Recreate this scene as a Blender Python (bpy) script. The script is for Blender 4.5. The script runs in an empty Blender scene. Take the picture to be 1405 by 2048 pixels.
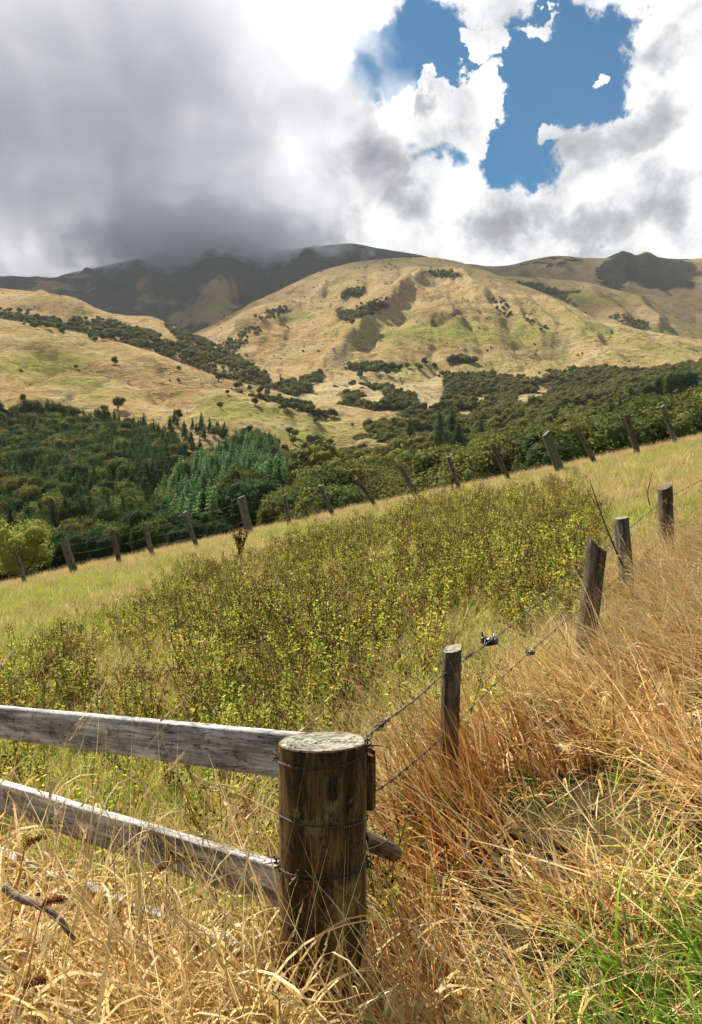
import bpy, bmesh, math, random
import numpy as np
from mathutils import Vector, Matrix, Euler

# ============================================================ camera, world, sun, exposure
SC = bpy.context.scene
F_PX, PITCH = 1450.0, math.radians(2.92)
CAM = np.array([0.0, 0.0, 1.6])
FWD = np.array([0, math.cos(PITCH), -math.sin(PITCH)])
UPV = np.array([0, math.sin(PITCH), math.cos(PITCH)])
def ray(px, py):
    return FWD + np.array([1, 0, 0]) * (px - 702.5) / F_PX + UPV * (1024 - py) / F_PX
def at(px, py, Y):
    d = ray(px, py)
    return CAM + d * (Y / d[1])
def project(P):
    c = np.asarray(P, float) - CAM
    dep = c @ FWD
    dep = np.where(dep < .05, .05, dep)
    return 702.5 + F_PX * c[..., 0] / dep, 1024 - F_PX * (c @ UPV) / dep

cam_d = bpy.data.cameras.new('camera')
cam_d.sensor_fit = 'VERTICAL'; cam_d.sensor_height = 36; cam_d.sensor_width = 36
cam_d.lens = 36 * F_PX / 2048
cam_d.clip_start = .05; cam_d.clip_end = 60000
cam = bpy.data.objects.new('camera', cam_d)
SC.collection.objects.link(cam)
cam.location = CAM
cam.rotation_euler = (math.pi / 2 - PITCH, 0, 0)
SC.camera = cam

SUN_EL, SUN_AZ = math.radians(48), math.radians(-37)     # azimuth measured from the view direction, minus = left
SKY_STRENGTH = .05
EXPOSURE = 1.08
SC.view_settings.view_transform = 'Standard'
SC.view_settings.look = 'None'
SC.view_settings.exposure = EXPOSURE
SC.view_settings.gamma = 1
SC.cycles.use_denoising = True
SC.cycles.max_bounces = 6
SC.cycles.diffuse_bounces = 3
SC.cycles.transmission_bounces = 4
SC.cycles.transparent_max_bounces = 6
SC.cycles.volume_bounces = 2
SC.cycles.volume_step_rate = 1
SC.cycles.caustics_reflective = False
SC.cycles.caustics_refractive = False
SC.cycles.use_adaptive_sampling = True
SC.cycles.adaptive_threshold = .015

sun_d = bpy.data.lights.new('sun', 'SUN')
sun_d.energy = 5.0; sun_d.angle = math.radians(.5); sun_d.color = (1, .94, .84)
sun = bpy.data.objects.new('sun', sun_d)
SC.collection.objects.link(sun)
sdir = Vector((math.sin(SUN_AZ) * math.cos(SUN_EL), math.cos(SUN_AZ) * math.cos(SUN_EL), math.sin(SUN_EL)))
sun.rotation_euler = sdir.to_track_quat('Z', 'Y').to_euler()
sun.location = (0, 0, 60)

class E:
    """a node socket with arithmetic"""
    nt = None
    def __init__(s, sock): s.s = sock
    @staticmethod
    def m(op, *a, clamp=False):
        n = E.nt.nodes.new('ShaderNodeMath'); n.operation = op; n.use_clamp = clamp
        for i, v in enumerate(a):
            if isinstance(v, E): E.nt.links.new(v.s, n.inputs[i])
            else: n.inputs[i].default_value = v
        return E(n.outputs[0])
    def __add__(s, o): return E.m('ADD', s, o)
    __radd__ = __add__
    def __sub__(s, o): return E.m('SUBTRACT', s, o)
    def __rsub__(s, o): return E.m('SUBTRACT', o, s)
    def __mul__(s, o): return E.m('MULTIPLY', s, o)
    __rmul__ = __mul__
    def __truediv__(s, o): return E.m('DIVIDE', s, o)
def emax(a, b): return E.m('MAXIMUM', a, b)
def emin(a, b): return E.m('MINIMUM', a, b)
def sstep(x, a, b, lo=0.0, hi=1.0):
    n = E.nt.nodes.new('ShaderNodeMapRange'); n.interpolation_type = 'SMOOTHSTEP'
    E.nt.links.new(x.s, n.inputs[0])
    for i, v in zip((1, 2, 3, 4), (a, b, lo, hi)): n.inputs[i].default_value = v
    return E(n.outputs[0])
def enoise(vec, scale, detail=6, rough=.55, dist=0.0, sx=(1, 1, 1), loc=(0, 0, 0), lac=2.0):
    mp = E.nt.nodes.new('ShaderNodeMapping'); mp.inputs['Scale'].default_value = sx; mp.inputs['Location'].default_value = loc
    E.nt.links.new(vec, mp.inputs[0])
    n = E.nt.nodes.new('ShaderNodeTexNoise')
    n.inputs['Scale'].default_value = scale; n.inputs['Detail'].default_value = detail
    n.inputs['Roughness'].default_value = rough; n.inputs['Distortion'].default_value = dist
    n.inputs['Lacunarity'].default_value = lac
    E.nt.links.new(mp.outputs[0], n.inputs['Vector'])
    return E(n.outputs[0])
def emix(f, a, b):
    n = E.nt.nodes.new('ShaderNodeMix'); n.data_type = 'RGBA'
    for k, v in ((0, f), (6, a), (7, b)):
        if isinstance(v, E): E.nt.links.new(v.s, n.inputs[k])
        elif k == 0: n.inputs[0].default_value = v
        else: n.inputs[k].default_value = (*v, 1) if len(v) == 3 else v
    return E(n.outputs[2])

world = bpy.data.worlds.new('World'); SC.world = world
world.use_nodes = True
def build_sky():
    nt = world.node_tree; nt.nodes.clear(); E.nt = nt
    tc = nt.nodes.new('ShaderNodeTexCoord')
    sep = nt.nodes.new('ShaderNodeSeparateXYZ'); nt.links.new(tc.outputs['Generated'], sep.inputs[0])
    x, y, z = (E(o) for o in sep.outputs)
    az = E.m('ARCTAN2', x, y)
    el = E.m('ARCTAN2', z, E.m('SQRT', x * x + y * y))
    V = tc.outputs['Generated']
    # slight turbulence of the coordinates gives cloud-like edges
    w1 = enoise(V, 5, 8, .62) - .5
    w2 = enoise(V, 5, 8, .62, loc=(7, 3, 1)) - .5
    w3 = enoise(V, 19, 8, .6) - .5
    w4 = enoise(V, 19, 8, .6, loc=(7, 3, 1)) - .5
    azd = az + w1 * .15 + w3 * .085
    eld = el + w2 * .15 + w4 * .085
    def ell(px, py, rx, ry, rot=0, a_=None, e_=None):
        d = ray(px, py)
        a0 = math.atan2(d[0], d[1]); e0 = math.atan2(d[2], math.hypot(d[0], d[1]))
        k = math.cos(e0)
        da = ((a_ or azd) - a0) * k; de = (e_ or eld) - e0
        c, s = math.cos(math.radians(rot)), math.sin(math.radians(rot))
        sh = F_PX * (1 + ((px - 702.5) ** 2 + (950 - py) ** 2) / F_PX ** 2)
        u = (da * c + de * s) / (rx / sh * 1.15); v = (de * c - da * s) / (ry / sh * 1.15)
        return 1 - E.m('SQRT', u * u + v * v)
    blues = [(815, 150, 100, 64, -15), (900, 100, 120, 60, 0), (1135, 140, 125, 128, 0), (1050, 285, 78, 92, 10),
             (1100, 330, 42, 40, 0), (1205, 70, 70, 60, 0), (905, 312, 45, 16, 0), (750, 100, 28, 34, 0)]
    H = None
    for b in blues:
        e = ell(*b) * (min(b[2], b[3]) / 60.)
        H = e if H is None else emax(H, e)
    lumps = [(985, 165, 52, 50), (905, 205, 80, 42), (960, 235, 74, 58), (1000, 80, 60, 26), (1125, 45, 60, 18), (1190, 178, 32, 22), (1110, 300, 40, 20)]
    L = None
    for b in lumps:
        e = ell(*b)
        L = e if L is None else emax(L, e)
    n1 = enoise(V, 16, 9, .6, .3) - .5
    wisp = enoise(V, 9, 10, .68, .8, loc=(3, 3, 3)) - .5
    wisp2 = enoise(V, 6, 12, .72, 1.6, loc=(8, 3, 5)) - .5
    field = H - emax(L, 0.) * 2.1 + n1 * .5 + wisp * 1.1 + wisp2 * .7
    front = sstep(y, -.25, .25)
    back_clear = sstep(enoise(V, 2.5, 6, .6), .44, .58, 1.0, .45)
    clear = emax(sstep(field, -.14, .16) * .84 + sstep(field, -.34, .30) * .16, (1 - front) * back_clear)
    # brightness of the cloud
    greys = [(150, 330, 560, 420, 0, 1.0), (450, 150, 170, 260, 10, .55), (630, 235, 90, 60, 0, .5), (765, 320, 75, 80, 0, .62), (750, 200, 60, 36, 0, .5),
             (1320, 110, 70, 60, 0, .4), (1270, 275, 130, 62, 15, .42), (1160, 470, 90, 45, 0, .45), (1000, 440, 90, 55, 0, .4), (880, 205, 36, 26, 0, .4),
             (600, 420, 90, 60, 0, .35), (1320, 420, 80, 60, 0, .35), (150, 520, 380, 90, 0, .35), (830, 420, 60, 40, 0, .3), (640, 500, 140, 40, 0, .2)]
    G = None
    for gx, gy, rx, ry, ro, amt in greys:
        e = emax(ell(gx, gy, rx, ry, ro), 0.)
        e = E.m('POWER', e, .7) * amt
        G = e if G is None else (G + e)
    lights = [(200, 200, 110, 70, .45), (60, 90, 90, 70, .45), (270, 60, 60, 120, .12), (560, 330, 60, 90, .25), (250, 450, 120, 60, .15)]
    for gx, gy, rx, ry, amt in lights:
        G = G - emax(ell(gx, gy, rx, ry), 0.) * amt
    nb = enoise(V, 7, 9, .58, .4, loc=(1, 5, 2)) - .5
    nb2 = enoise(V, 24, 7, .55, .3, loc=(4, 1, 2)) - .5
    soft = 1 - sstep(az, -.3, -.06, .62, 0.)              # the big bank at the left is smoother
    g = G + (nb * 1.5 + nb2 * 1.0) * soft + .10
    g = emax(emin(g, 1.15), 0.)
    ramp = nt.nodes.new('ShaderNodeValToRGB')
    nt.links.new(g.s, ramp.inputs[0])
    cr = ramp.color_ramp
    cr.elements[0].position = .0; cr.elements[0].color = (1.02, 1.02, 1.02, 1)
    cr.elements[1].position = 1.0; cr.elements[1].color = (.20, .20, .245, 1)
    for p, c in ((.2, (.84, .84, .85, 1)), (.42, (.52, .53, .54, 1)), (.7, (.30, .30, .34, 1))):
        e = cr.elements.new(p); e.color = c
    sky = nt.nodes.new('ShaderNodeTexSky'); sky.sky_type = 'NISHITA'; sky.sun_disc = False
    sky.sun_elevation = SUN_EL; sky.sun_rotation = SUN_AZ
    sky.air_density = 1.0; sky.dust_density = .3; sky.ozone_density = 2.5
    hs = nt.nodes.new('ShaderNodeHueSaturation'); hs.inputs['Saturation'].default_value = 1.25; hs.inputs['Value'].default_value = .80
    nt.links.new(sky.outputs[0], hs.inputs['Color'])
    b1 = nt.nodes.new('ShaderNodeBackground'); b1.inputs[1].default_value = SKY_STRENGTH
    tint = emix(1.0, E(hs.outputs[0]), (.0, .84, .92)); tint.s.node.blend_type = 'MULTIPLY'
    nt.links.new(tint.s, b1.inputs[0])
    b2 = nt.nodes.new('ShaderNodeBackground'); nt.links.new(ramp.outputs[0], b2.inputs[0])
    b2.inputs[1].default_value = .50
    mx = nt.nodes.new('ShaderNodeMixShader')
    nt.links.new(clear.s, mx.inputs[0]); nt.links.new(b2.outputs[0], mx.inputs[1]); nt.links.new(b1.outputs[0], mx.inputs[2])
    out = nt.nodes.new('ShaderNodeOutputWorld'); nt.links.new(mx.outputs[0], out.inputs[0])
build_sky()
world.cycles.sampling_method = 'MANUAL'; world.cycles.sample_map_resolution = 512

# ============================================================ helpers
COL = SC.collection
def tag(o, label=None, cat=None, group=None, kind=None):
    if label: o['label'] = label
    if cat: o['category'] = cat
    if group: o['group'] = group
    if kind: o['kind'] = kind
    return o
def link(o, parent=None):
    COL.objects.link(o)
    if parent is not None: o.parent = parent
    return o
def empty(name, loc=(0, 0, 0)):
    o = bpy.data.objects.new(name, None); o.location = loc
    o.empty_display_size = .2
    return link(o)
def mesh_np(name, V, Fq, mats=(), smooth=False, cols=None, mi=None):
    """V (n,3); Fq list of arrays or (m,k) array"""
    me = bpy.data.meshes.new(name)
    V = np.asarray(V, np.float32)
    me.vertices.add(len(V)); me.vertices.foreach_set('co', V.ravel())
    if isinstance(Fq, np.ndarray): Fq = [Fq]
    Fq = [f for f in Fq if len(f)]
    lv = np.concatenate([f.ravel() for f in Fq]).astype(np.int32)
    tot = np.concatenate([np.full(len(f), f.shape[1]) for f in Fq]).astype(np.int32)
    st = np.concatenate([[0], np.cumsum(tot)[:-1]]).astype(np.int32)
    me.loops.add(len(lv)); me.loops.foreach_set('vertex_index', lv)
    me.polygons.add(len(tot)); me.polygons.foreach_set('loop_start', st); me.polygons.foreach_set('loop_total', tot)
    if smooth: me.polygons.foreach_set('use_smooth', np.ones(len(tot), bool))
    for m in mats: me.materials.append(m)
    if mi is not None: me.polygons.foreach_set('material_index', np.asarray(mi, np.int32))
    me.update(calc_edges=True)
    if cols is not None:
        ca = me.color_attributes.new('Col', 'FLOAT_COLOR', 'POINT')
        c4 = np.ones((len(V), 4), np.float32); c4[:, :3] = cols
        ca.data.foreach_set('color', c4.ravel())
    return me
def obj(name, me, parent=None):
    return link(bpy.data.objects.new(name, me), parent)

# vector noise in numpy
def _h(ix, iy, s):
    n = (ix.astype(np.int64) * 374761393 + iy.astype(np.int64) * 668265263 + s * 974634777) & 0xffffffff
    n = ((n ^ (n >> 13)) * 1274126177) & 0xffffffff
    return ((n ^ (n >> 16)) & 0xffffff) / float(0xffffff)
def vnoise(x, y, s=0):
    x0 = np.floor(x); y0 = np.floor(y); fx = x - x0; fy = y - y0
    fx = fx * fx * fx * (fx * (fx * 6 - 15) + 10); fy = fy * fy * fy * (fy * (fy * 6 - 15) + 10)
    a, b = _h(x0, y0, s), _h(x0 + 1, y0, s); c, d = _h(x0, y0 + 1, s), _h(x0 + 1, y0 + 1, s)
    return (a + (b - a) * fx) * (1 - fy) + (c + (d - c) * fx) * fy
def fbm(x, y, s=0, oct=5, gain=.5):
    x = np.asarray(x, float); y = np.asarray(y, float)
    t = 0; a = 1; n = 0
    for o in range(oct):
        t = t + a * (vnoise(x * 2 ** o + 17.3 * o, y * 2 ** o - 9.1 * o, s + o) * 2 - 1); n += a; a *= gain
    return t / n
def ridged(x, y, s=0, oct=4):
    t = 0; a = 1; n = 0
    for o in range(oct):
        v = 1 - np.abs(vnoise(x * 2 ** o + 5.3 * o, y * 2 ** o, s + o) * 2 - 1)
        t = t + a * v * v; n += a; a *= .5
    return t / n
def inpoly(x, y, poly):
    x = np.asarray(x); y = np.asarray(y); r = np.zeros(x.shape, bool); n = len(poly)
    for i in range(n):
        x1, y1 = poly[i]; x2, y2 = poly[(i + 1) % n]
        if y1 == y2: continue
        c = ((y1 > y) != (y2 > y)) & (x < (x2 - x1) * (y - y1) / (y2 - y1) + x1)
        r ^= c
    return r
def dist_poly(x, y, pl):
    """distance to a polyline and parameter along it"""
    best = np.full(np.shape(x), 1e9); tt = np.zeros(np.shape(x)); n = len(pl) - 1
    for i in range(n):
        ax, ay = pl[i]; bx, by = pl[i + 1]
        L = (bx - ax) ** 2 + (by - ay) ** 2
        t = np.clip(((x - ax) * (bx - ax) + (y - ay) * (by - ay)) / L, 0, 1)
        d = np.hypot(x - ax - t * (bx - ax), y - ay - t * (by - ay))
        m = d < best; best = np.where(m, d, best); tt = np.where(m, (i + t) / n, tt)
    return best, tt

# ============================================================ materials
def new_mat(name):
    m = bpy.data.materials.new(name); m.use_nodes = True
    m.node_tree.nodes.clear(); E.nt = m.node_tree
    return m, m.node_tree
def finish(nt, color, rough=.8, bump=None, spec=.2, metal=0., bstr=.5, bdist=.02, transl=None, tcol=None):
    p = nt.nodes.new('ShaderNodeBsdfPrincipled')
    if isinstance(color, E): nt.links.new(color.s, p.inputs['Base Color'])
    else: p.inputs['Base Color'].default_value = (*color, 1)
    if isinstance(rough, E): nt.links.new(rough.s, p.inputs['Roughness'])
    else: p.inputs['Roughness'].default_value = rough
    p.inputs['Specular IOR Level'].default_value = spec; p.inputs['Metallic'].default_value = metal
    if bump is not None:
        b = nt.nodes.new('ShaderNodeBump'); b.inputs['Strength'].default_value = bstr; b.inputs['Distance'].default_value = bdist
        nt.links.new(bump.s, b.inputs['Height']); nt.links.new(b.outputs[0], p.inputs['Normal'])
    sh = p.outputs[0]
    if transl:
        t = nt.nodes.new('ShaderNodeBsdfTranslucent')
        src = tcol or color
        nt.links.new(src.s, t.inputs[0])
        mx = nt.nodes.new('ShaderNodeMixShader'); mx.inputs[0].default_value = transl
        nt.links.new(sh, mx.inputs[1]); nt.links.new(t.outputs[0], mx.inputs[2]); sh = mx.outputs[0]
    o = nt.nodes.new('ShaderNodeOutputMaterial'); nt.links.new(sh, o.inputs[0])
def coord(nt, kind='Object'):
    return nt.nodes.new('ShaderNodeTexCoord').outputs[kind]

def foliage_mat(name, transl=.45, var=.35, rough=.6, huev=.02, spec=.1, gain=1.0):
    m, nt = new_mat(name)
    a = nt.nodes.new('ShaderNodeAttribute'); a.attribute_name = 'Col'
    oi = nt.nodes.new('ShaderNodeObjectInfo')
    hs = nt.nodes.new('ShaderNodeHueSaturation')
    nt.links.new(a.outputs['Color'], hs.inputs['Color'])
    r = E(oi.outputs['Random'])
    nt.links.new((r * var + (gain - var / 2)).s, hs.inputs['Value'])
    r2 = E.m('FRACT', r * 7.31)
    nt.links.new((r2 * huev * 2 + (.5 - huev)).s, hs.inputs['Hue'])
    finish(nt, E(hs.outputs[0]), rough, spec=spec, transl=transl)
    return m
M_GRASS = foliage_mat('grass_blades', .36, .5, .5, .012, .25)
M_WEED = foliage_mat('weed_leaves', .5, .5, .6, .02)
M_TREE = foliage_mat('tree_foliage', .35, .6, .8, .02, .03, 1.25)
M_BUSHF = foliage_mat('bush_foliage', .3, .8, .8, .03, .03, 1.25)

def ground_mat():
    m, nt = new_mat('field_soil_and_thatch')
    c = coord(nt)
    n = enoise(c, 2.2, 8, .7); n2 = enoise(c, 30, 6, .7); n3 = enoise(c, .35, 4, .6)
    col = emix(sstep(n, .35, .65), (.035, .022, .010), (.085, .058, .024))
    col = emix(sstep(n3, .5, .66, 0, .6), col, (.07, .065, .022))
    col = emix(sstep(n2, .4, .7, 0, .8), col, (.05, .04, .02))
    finish(nt, col, .95, n2, spec=.05, bstr=.8, bdist=.03)
    return m
def hill_mat():
    """hill surface: the grass / bush cover of each place is in the attribute Col"""
    m, nt = new_mat('hill_pasture')
    a = nt.nodes.new('ShaderNodeAttribute'); a.attribute_name = 'Col'
    c = coord(nt)
    n = enoise(c, .03, 8, .65, 1.2, sx=(1, 1, 2.5)); n2 = enoise(c, .12, 8, .7, 2.0, sx=(1, 1, 3))
    n3 = enoise(c, .55, 5, .7)
    hs = nt.nodes.new('ShaderNodeHueSaturation'); nt.links.new(a.outputs[0], hs.inputs['Color'])
    v = (n - .5) * .9 + (n2 - .5) * 1.2 + (n3 - .5) * .6 + 1.0
    nt.links.new(v.s, hs.inputs['Value'])
    n4 = enoise(c, .045, 10, .72, 3.0, sx=(1.0, 1, 4.5), loc=(9, 2, 4))
    n5 = enoise(c, .009, 6, .6, 1.0, loc=(3, 8, 1))
    streak = sstep(n4 + (n5 - .5) * .35, .53, .60, 0, .62)
    colr = emix(streak, E(hs.outputs[0]), (.13, .085, .04))
    finish(nt, colr, .95, n2 * 1.0 + n3 * .3 + n * 2.0 - streak * .5, spec=.0, bstr=1.0, bdist=9.0)
    return m
M_GROUND, M_HILL = ground_mat(), hill_mat()

def wood_mat(name, c1, c2, dark, along=(1, 1, 1), scale=20, moss=None, end=False, rough=.85):
    m, nt = new_mat(name)
    c = coord(nt)
    n = enoise(c, scale, 8, .65, .6, sx=along)
    n2 = enoise(c, scale * .25, 4, .6, .3, sx=along, loc=(3, 1, 0))
    n3 = enoise(c, scale * 4, 5, .6, 0, sx=along)
    st = enoise(c, 7, 6, .7, .5, loc=(1, 2, 9))
    col = emix(sstep(n, .32, .66), c1, c2)
    col = emix(sstep(n2, .5, .68, 0, .75), col, dark)
    col = emix(sstep(n3, .55, .72, 0, .6), col, dark)
    if moss: col = emix(sstep(st, .55, .68, 0, .8), col, moss)
    else: col = emix(sstep(st, .5, .7, 0, .5), col, dark)
    blot = enoise(c, 11, 5, .75, 1.0, loc=(5, 4, 2))
    col = emix(sstep(blot, .52, .64, 0, .55), col, dark)
    ck = enoise(c, scale * 1.7, 3, .5, .4, sx=along, loc=(6, 6, 6))
    crack = sstep(E.m('ABSOLUTE', ck - .5), .0, .016, 1, 0) * sstep(n2, .42, .55)
    col = emix(crack * .85, col, (dark[0] * .3, dark[1] * .3, dark[2] * .3))
    n3 = n3 - crack * 2
    finish(nt, col, rough, n * .6 + n3 * .6, spec=.15, bstr=.7, bdist=.004)
    return m
def endgrain_mat():
    m, nt = new_mat('weathered_end_grain')
    c = coord(nt)
    wv = nt.nodes.new('ShaderNodeTexWave'); wv.wave_type = 'RINGS'; wv.rings_direction = 'Z'; wv.wave_profile = 'SAW'
    wv.inputs['Scale'].default_value = 20; wv.inputs['Distortion'].default_value = 3.0; wv.inputs['Detail'].default_value = 4
    wv.inputs['Detail Scale'].default_value = 1.2
    nt.links.new(c, wv.inputs[0])
    w = E(wv.outputs['Fac'])
    n = enoise(c, 14, 6, .7, .8); n2 = enoise(c, 60, 4, .6); cr = enoise(c, 9, 6, .6, 1.5, sx=(1, 2.6, 1))
    col = emix(w, (.34, .32, .26), (.15, .14, .105))
    col = emix(sstep(n, .48, .64, 0, .8), col, (.36, .36, .23))
    col = emix(sstep(n2, .5, .7, 0, .6), col, (.10, .085, .06))
    crack = sstep(E.m('ABSOLUTE', cr - .5), .004, .022, 1, 0)
    col = emix(crack * .85, col, (.02, .015, .01))
    finish(nt, col, .9, w * .5 + n2 * .4 - crack * 1.2, spec=.1, bstr=.9, bdist=.004)
    return m
def metal_mat(name, c1, c2, rough=.5, metal=.7):
    m, nt = new_mat(name); c = coord(nt)
    n = enoise(c, 60, 5, .7)
    finish(nt, emix(sstep(n, .4, .62), c1, c2), rough, n, spec=.4, metal=metal, bstr=.3, bdist=.001)
    return m
M_RAIL = wood_mat('weathered_grey_board', (.66, .63, .60), (.27, .255, .24), (.05, .045, .042), (1, 12, 12), 3.0)
M_POSTB = wood_mat('brown_log', (.26, .15, .055), (.055, .034, .015), (.012, .008, .005), (7, 7, 1), 5, moss=(.26, .23, .08))  # streaked from ochre brown to near black, with mossy blotches
M_POSTG = wood_mat('weathered_grey_post', (.20, .155, .11), (.085, .06, .04), (.03, .025, .02), (6, 6, .8), 9)
M_POSTL = wood_mat('lichened_grey_post', (.22, .20, .14), (.10, .09, .06), (.035, .03, .022), (6, 6, .8), 9, moss=(.26, .25, .15))
M_END = endgrain_mat()
M_WIRE = metal_mat('rusty_wire', (.05, .035, .028), (.10, .07, .055), .6, .5)
M_WIREL = metal_mat('galvanised_wire', (.24, .22, .20), (.09, .075, .065), .5, .6)
M_STEEL = metal_mat('dark_steel', (.12, .13, .15), (.05, .05, .06), .35, .8)
M_BARK = wood_mat('tree_bark', (.10, .08, .06), (.06, .045, .035), (.03, .02, .015), (1, 1, .3), 3)
M_DOCK = foliage_mat('dry_seed_husks', .25, .2, .7)

# ============================================================ terrain
GX, GY, G0 = .215, .010, -.075
CREST = 25.8
def gz(x, y):
    """height of the near paddock; it runs out over a brow behind the far fence"""
    x = np.asarray(x, float); y = np.asarray(y, float)
    z = G0 + GX * np.clip(x, -70, 60) + GY * y + .05 * fbm(x * .45, y * .45, 3, 3) + .10 * fbm(x * .12, y * .12, 8, 2)
    z = z - .12 * np.exp(-((x + .5) / 1.6) ** 2 - ((y - 5) / 2.5) ** 2)
    # verge in front of the boards
    ln = 1.75 + np.maximum(-.13 - x, 0) * .75
    z = z + .38 / (1 + np.exp((y - ln + .05) / .09)) / (1 + np.exp((x - .15) / .12))
    z = z + .10 / (1 + np.exp((y - 2.2) / .35)) / (1 + np.exp((.15 - x) / .12))
    # edge line of the brow follows the fence
    over = np.maximum(y - (CREST + .9), 0)
    z = z - .055 * over ** 1.35 * 1.0
    back = np.maximum(-y - 4, 0)
    z = z + .12 * back
    return z
def fence_Y(px):
    return np.interp(px, [-400, 36, 700, 1405, 1800], [24.6, 25.0, 25.4, 24.6, 24.])
def build_ground():
    xs = np.concatenate([np.linspace(-150, -24, 30), np.linspace(-22, 22, 221), np.linspace(24, 150, 30)])
    ys = np.concatenate([np.linspace(-60, -2, 20), np.linspace(-1, 30, 150), np.linspace(31, 130, 60)])
    X, Y = np.meshgrid(xs, ys)
    Z = gz(X, Y)
    Z = np.maximum(Z, -60)
    nx, ny = len(xs), len(ys)
    V = np.stack([X, Y, Z], -1).reshape(-1, 3)
    i = np.arange(ny - 1)[:, None] * nx + np.arange(nx - 1)[None]
    i = i.ravel()
    Fq = np.stack([i, i + 1, i + nx + 1, i + nx], 1)
    o = obj('ground', mesh_np('ground', V, Fq, [M_GROUND], True))
    tag(o, 'sloping paddock of dry grass falling away to the left', None, kind='structure')
build_ground()

def cinterp(x, knots):
    """smooth (monotone-ish) cubic through knots"""
    kx = np.array([k[0] for k in knots], float); ky = np.array([k[1] for k in knots], float)
    m = np.gradient(ky, kx)
    for i in range(1, len(kx) - 1):
        a = (ky[i] - ky[i - 1]) / (kx[i] - kx[i - 1]); b = (ky[i + 1] - ky[i]) / (kx[i + 1] - kx[i])
        if a * b <= 0: m[i] = 0
    i = np.clip(np.searchsorted(kx, x) - 1, 0, len(kx) - 2)
    h = kx[i + 1] - kx[i]; t = np.clip((x - kx[i]) / h, 0, 1)
    return ((2 * t ** 3 - 3 * t ** 2 + 1) * ky[i] + (t ** 3 - 2 * t ** 2 + t) * h * m[i]
            + (-2 * t ** 3 + 3 * t ** 2) * ky[i + 1] + (t ** 3 - t ** 2) * h * m[i + 1])

SHEETS = {}
def sheet(name, label, rows, px0, px1, nc, nr, feats=(), rough=(8, 120), gully=(0, 1), colf=None, back=(250, -160), fgain=1.0):
    """a hillside lofted through lines of known bearing, height and distance.
       rows: nearest first; each (knots of (px,py), knots of (px,distance))"""
    pxs = np.linspace(px0, px1, nc)
    R = []
    for pk, dk in rows:
        py = cinterp(pxs, pk); dd = cinterp(pxs, dk)
        d = FWD[None] + np.array([1, 0, 0])[None] * ((pxs - 702.5) / F_PX)[:, None] + UPV[None] * ((1024 - py) / F_PX)[:, None]
        R.append(CAM + d * (dd / d[:, 1])[:, None])
    bk = R[-1].copy(); bk[:, 1] += back[0]; bk[:, 0] *= bk[:, 1] / R[-1][:, 1]; bk[:, 2] += back[1]
    R.append(bk)
    R = np.array(R); K = len(R)
    segs = []
    for k in range(K - 1):
        n = nr if k < K - 2 else 8
        a = R[max(k - 1, 0)] if k < K - 2 else R[k - 1]; b = R[k]; c = R[k + 1]; d = R[min(k + 2, K - 1)]
        t = np.linspace(0, 1, n, endpoint=False)[:, None, None]
        if k == 0: a = 2 * b - c
        d_ = d if k < K - 2 else 2 * c - b
        if k == K - 3: d_ = c + (c - b) * .15 + (d - c) * .3   # rounded brow
        m1 = (c - a) / 2; m2 = (d_ - b) / 2
        segs.append((2 * t ** 3 - 3 * t ** 2 + 1) * b + (t ** 3 - 2 * t ** 2 + t) * m1 + (-2 * t ** 3 + 3 * t ** 2) * c + (t ** 3 - t ** 2) * m2)
    segs.append(R[-1][None])
    P = np.concatenate(segs, 0)
    nrow = P.shape[0]
    crest = (K - 2) * nr
    vv = np.arange(nrow)[:, None] / crest
    ppx, ppy = project(P)
    x, y = P[..., 0], P[..., 1]
    damp = np.clip(np.abs(vv - 1) / .12, .12, 1)
    P[..., 2] += rough[0] * fbm(x / rough[1], y / rough[1], 11, 6, .55) * damp
    if gully[0]:
        P[..., 2] -= gully[0] * (ridged(x / gully[1] + 3, y / (gully[1] * 2.2), 23, 4) - .3) * damp
    P[..., 2] += rough[0] * .30 * (ridged(x / (rough[1] * .24), y / (rough[1] * .30), 77, 3) - .5) * damp
    for pl, w, h in feats:
        h = h * fgain
        d, t = dist_poly(ppx + 6 * fbm(x / 60, y / 60, 31, 3), ppy, pl)
        P[..., 2] += h * np.exp(-(d / w) ** 2) * np.clip(np.minimum(t, 1 - t) * 6 + .15, 0, 1) * np.clip(np.abs(vv - 1) / .2, 0, 1)
    ppx, ppy = project(P)
    # slope for colouring
    V = P.reshape(-1, 3)
    i = (np.arange(nrow - 1)[:, None] * nc + np.arange(nc - 1)[None]).ravel()
    Fq = np.stack([i, i + 1, i + nc + 1, i + nc], 1)
    cols = colf(ppx, ppy, x, y, P).reshape(-1, 3) if colf else np.full((len(V), 3), .2)
    o = obj(name, mesh_np(name, V, Fq, [M_HILL], True, cols))
    tag(o, label, None, kind='structure')
    SHEETS[name] = (P, ppx, ppy, crest)
    return o

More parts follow.
